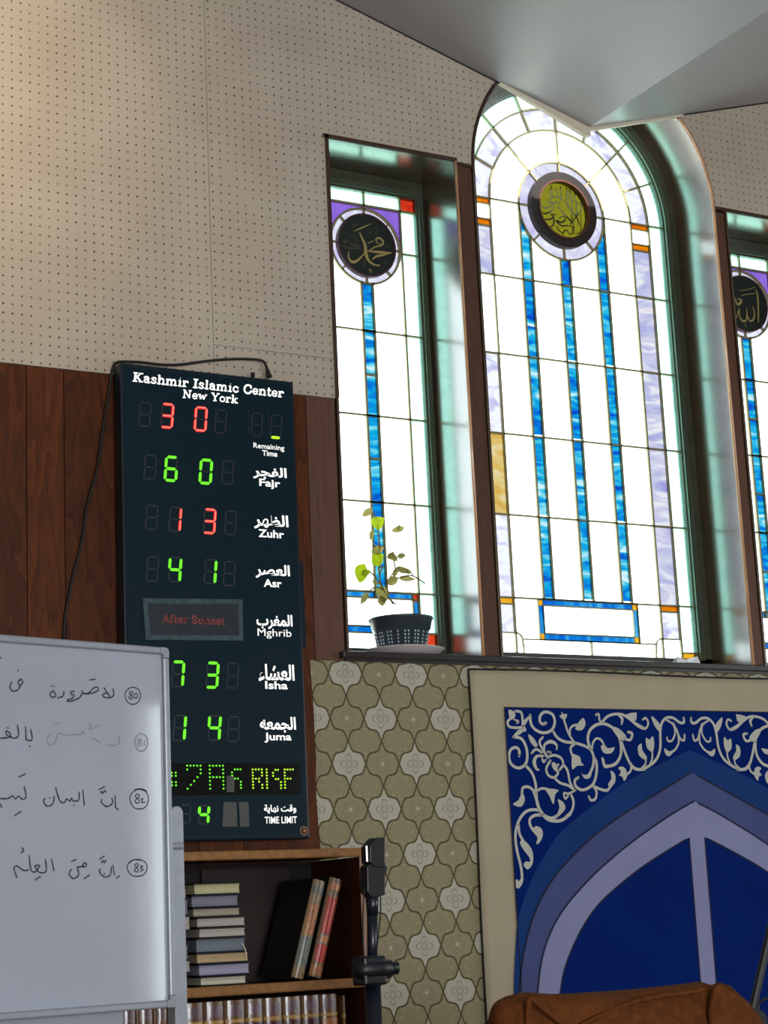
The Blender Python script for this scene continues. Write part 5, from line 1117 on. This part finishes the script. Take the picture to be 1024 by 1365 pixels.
for path in ([(706, 1329), (716, 1338), (732, 1351), (752, 1368)], [(770, 1370), (800, 1354), (838, 1338), (880, 1328), (925, 1322), (940, 1318)], [(706, 1329), (704, 1345), (703, 1368)]):
    sm.tube([(lambda q: (q[0], CY_ - .050, q[1]))(cp_(a, b, -.05)) for a, b in spline(path, 5)], .0045, 8)
sm.build('raised_seam', M_BROWN, cloth, smooth=True)
fl = [cp_(a, b, -.06) for a, b in [(951, 1325), (953, 1316), (960, 1311), (972, 1319), (990, 1334), (1006, 1353), (1013, 1380), (950, 1380), (946, 1350)]]
MB().prism([fl[::-1]], CY_ - .062, CY_ - .050).build('folded_flap', M_BROWN, cloth, bevel=.004)
md_ = cloth.modifiers.new('t', 'SOLIDIFY'); md_.thickness = .004
# boom microphone stand at the picture's right edge
MY = -1.45
def mp(px, py): x, z = at(px, py, MY); return Vector((x, MY, z))
ms = thing('microphone_stand', 'thin black boom stand rising behind the brown cloth', 'stand', (mp(1003, 1345).x, MY, 0))
a, b = mp(1003, 1347), mp(1026, 1245); dr = (b - a).normalized()
MB().tube([a - dr * .12, b + dr * .45], .0085, 10).build('boom', M_BLACK, ms)
piv = a - dr * .02
MB().tube([piv + Vector((0, -.03, 0)), piv + Vector((0, .03, 0))], .02, 12).build('clamp_knob', M_BLACK, ms)
MB().tube([(piv.x, MY + .012, piv.z), (piv.x, MY + .012, .02)], .009, 10).build('pole', M_BLACK, ms)
MB().lathe([(0, .03), (.03, .03), (.12, .008), (.125, 0), (0, 0)], (piv.x, MY + .012, 0), 24).build('base', M_BLACK, ms)
cbm = MB(); cbm.tube(spline([tuple(mp(*q)) for q in [(1010, 1352), (1012, 1338), (1020, 1331), (1032, 1330)]], 4), .003, 6); cbm.build('cable', M_CORD, ms)
adopt(ms)

# ------------------------------------------------------------------ potted plant on the sill
PYc = .075
def pp_(px, py, dy=0): x, z = at(px, py, PYc + dy); return Vector((x, PYc + dy, z))
pc = (at(536, 860, PYc)[0], PYc, 2.1395)
pt_ = thing('plate', 'shallow grey plate under the flower pot on the sill', 'plate', pc)
MB().lathe([(0, 0), (.075, 0), (.104, .008), (.119, .020), (.122, .022), (.118, .023), (.098, .011), (.07, .006), (0, .006)], (0, 0, 0), 40).build('dish', M_PLATE, pt_, smooth=True)
fpz = pc[2] + .0065; hpot = .108
fpot = thing('flower_pot', 'black ribbed plastic pot with a sprawling leafy plant on the sill', 'potted plant', (pc[0], pc[1], fpz))
MB().lathe([(0, 0), (.062, 0), (.066, .004), (.080, .072), (.084, .074), (.090, .100), (.094, .104), (.093, hpot), (.086, hpot), (.084, .098), (.076, .074), (.06, .006), (0, .006)], (0, 0, 0), 48).build('pot', M_POT, fpot, smooth=True)
MB().lathe([(0, .09), (.084, .088)], (0, 0, 0), 32).build('soil', M_SOIL, fpot)
slots = MB()
for k in range(48):
    an = 2 * PI * k / 48
    if k % 8 in (0, 3, 6): continue
    for r in range(6):
        z0 = .010 + r * .0098; rr = .0665 + z0 * .2 + .0008
        M = Matrix.Rotation(an, 4, 'Z'); slots.box(rr - .001, rr + .0006, -.0016, .0016, z0, z0 + .005, M=M)
so2 = slots.build('pot_slots', M_POTS, fpot); so2['kind'] = 'stuff'
def leaf(parent, tip, base_, w, mat, curl=0.3):
    base_ = Vector(base_); tip = Vector(tip); ax_ = (tip - base_); L2 = ax_.length; ax_.normalize(); sd = ax_.cross(Vector((0, 1, 0))).normalized(); up = sd.cross(ax_)
    vs = []; n = 7
    for i in range(n + 1):
        s = i / n; hw = w * .5 * math.sin(PI * s ** .75) ** .8 if 0 < s < 1 else .0004
        c0 = base_ + ax_ * L2 * s + up * (-curl * L2 * s * s * .3)
        vs += [c0 - sd * hw + up * hw * .35, c0, c0 + sd * hw + up * hw * .35]
    fs = []
    for i in range(n):
        for k in (0, 1): fs.append((i * 3 + k, (i + 1) * 3 + k, (i + 1) * 3 + k + 1, i * 3 + k + 1))
    return MB().add(vs, fs).build('leaf', mat, parent, smooth=True)
org = Vector((pc[0], PYc, fpz))
def lp_(x, y, dy=0.0): return pp_(440 + x / 5.689, 660 + y / 5.689, dy) - org     # crop of the plant
stm = MB()
for path in ([(500, 830), (430, 760), (380, 640), (370, 500), (375, 380), (360, 250), (330, 130)], [(480, 830), (400, 720), (340, 700), (290, 740), (240, 800)], [(430, 760), (360, 640), (310, 590), (250, 580)],
             [(450, 760), (430, 660), (520, 630), (620, 610), (720, 670)], [(430, 660), (480, 590), (520, 545), (600, 570), (630, 610)], [(500, 570), (485, 500), (480, 430)], [(485, 480), (540, 455)], [(375, 600), (400, 540), (365, 560)]):
    stm.tube([lp_(*q, dy=.01) for q in spline(path, 4)], .0022, 6)
stm.tube([lp_(520, 265), lp_(520, 235), lp_(545, 208)], .0016, 5)
stm.build('stem', M_LEAFO, fpot, smooth=True)
for (tx, ty), (bx_, by_), w_, mt in (((410, 175), (325, 235), .040, M_LEAF), ((240, 160), (325, 105), .022, M_LEAFO), ((460, 275), (565, 245), .020, M_LEAFO), ((295, 345), (335, 260), .016, M_LEAFO), ((300, 440), (410, 400), .024, M_LEAFO),
    ((310, 530), (405, 450), .040, M_LEAF), ((215, 670), (265, 520), .044, M_LEAF), ((310, 575), (240, 600), .020, M_LEAF), ((490, 510), (475, 430), .034, M_LEAFO), ((425, 475), (490, 460), .018, M_LEAFO), ((575, 465), (515, 450), .022, M_LEAFO),
    ((425, 680), (520, 625), .026, M_LEAFO), ((650, 640), (520, 625), .018, M_LEAFO), ((600, 590), (510, 545), .022, M_LEAFO), ((470, 620), (520, 560), .018, M_LEAFO), ((610, 600), (580, 560), .018, M_LEAFO), ((230, 830), (290, 740), .020, M_LEAFO), ((390, 820), (415, 690), .044, M_LEAFO),
    ((430, 790), (360, 810), .03, M_LEAFO), ((380, 690), (330, 640), .018, M_LEAFO)):
    leaf(fpot, lp_(tx, ty, random.uniform(-.02, .01)), lp_(bx_, by_, random.uniform(-.005, .02)), w_, mt)

for o in bpy.data.objects:
    if o.name.split('.')[0] in ('handwriting', 'unlit_digit', 'printed_vine', 'calligraphy', 'lettering', 'matrix_character', 'segment_core'): o['kind'] = 'stuff'
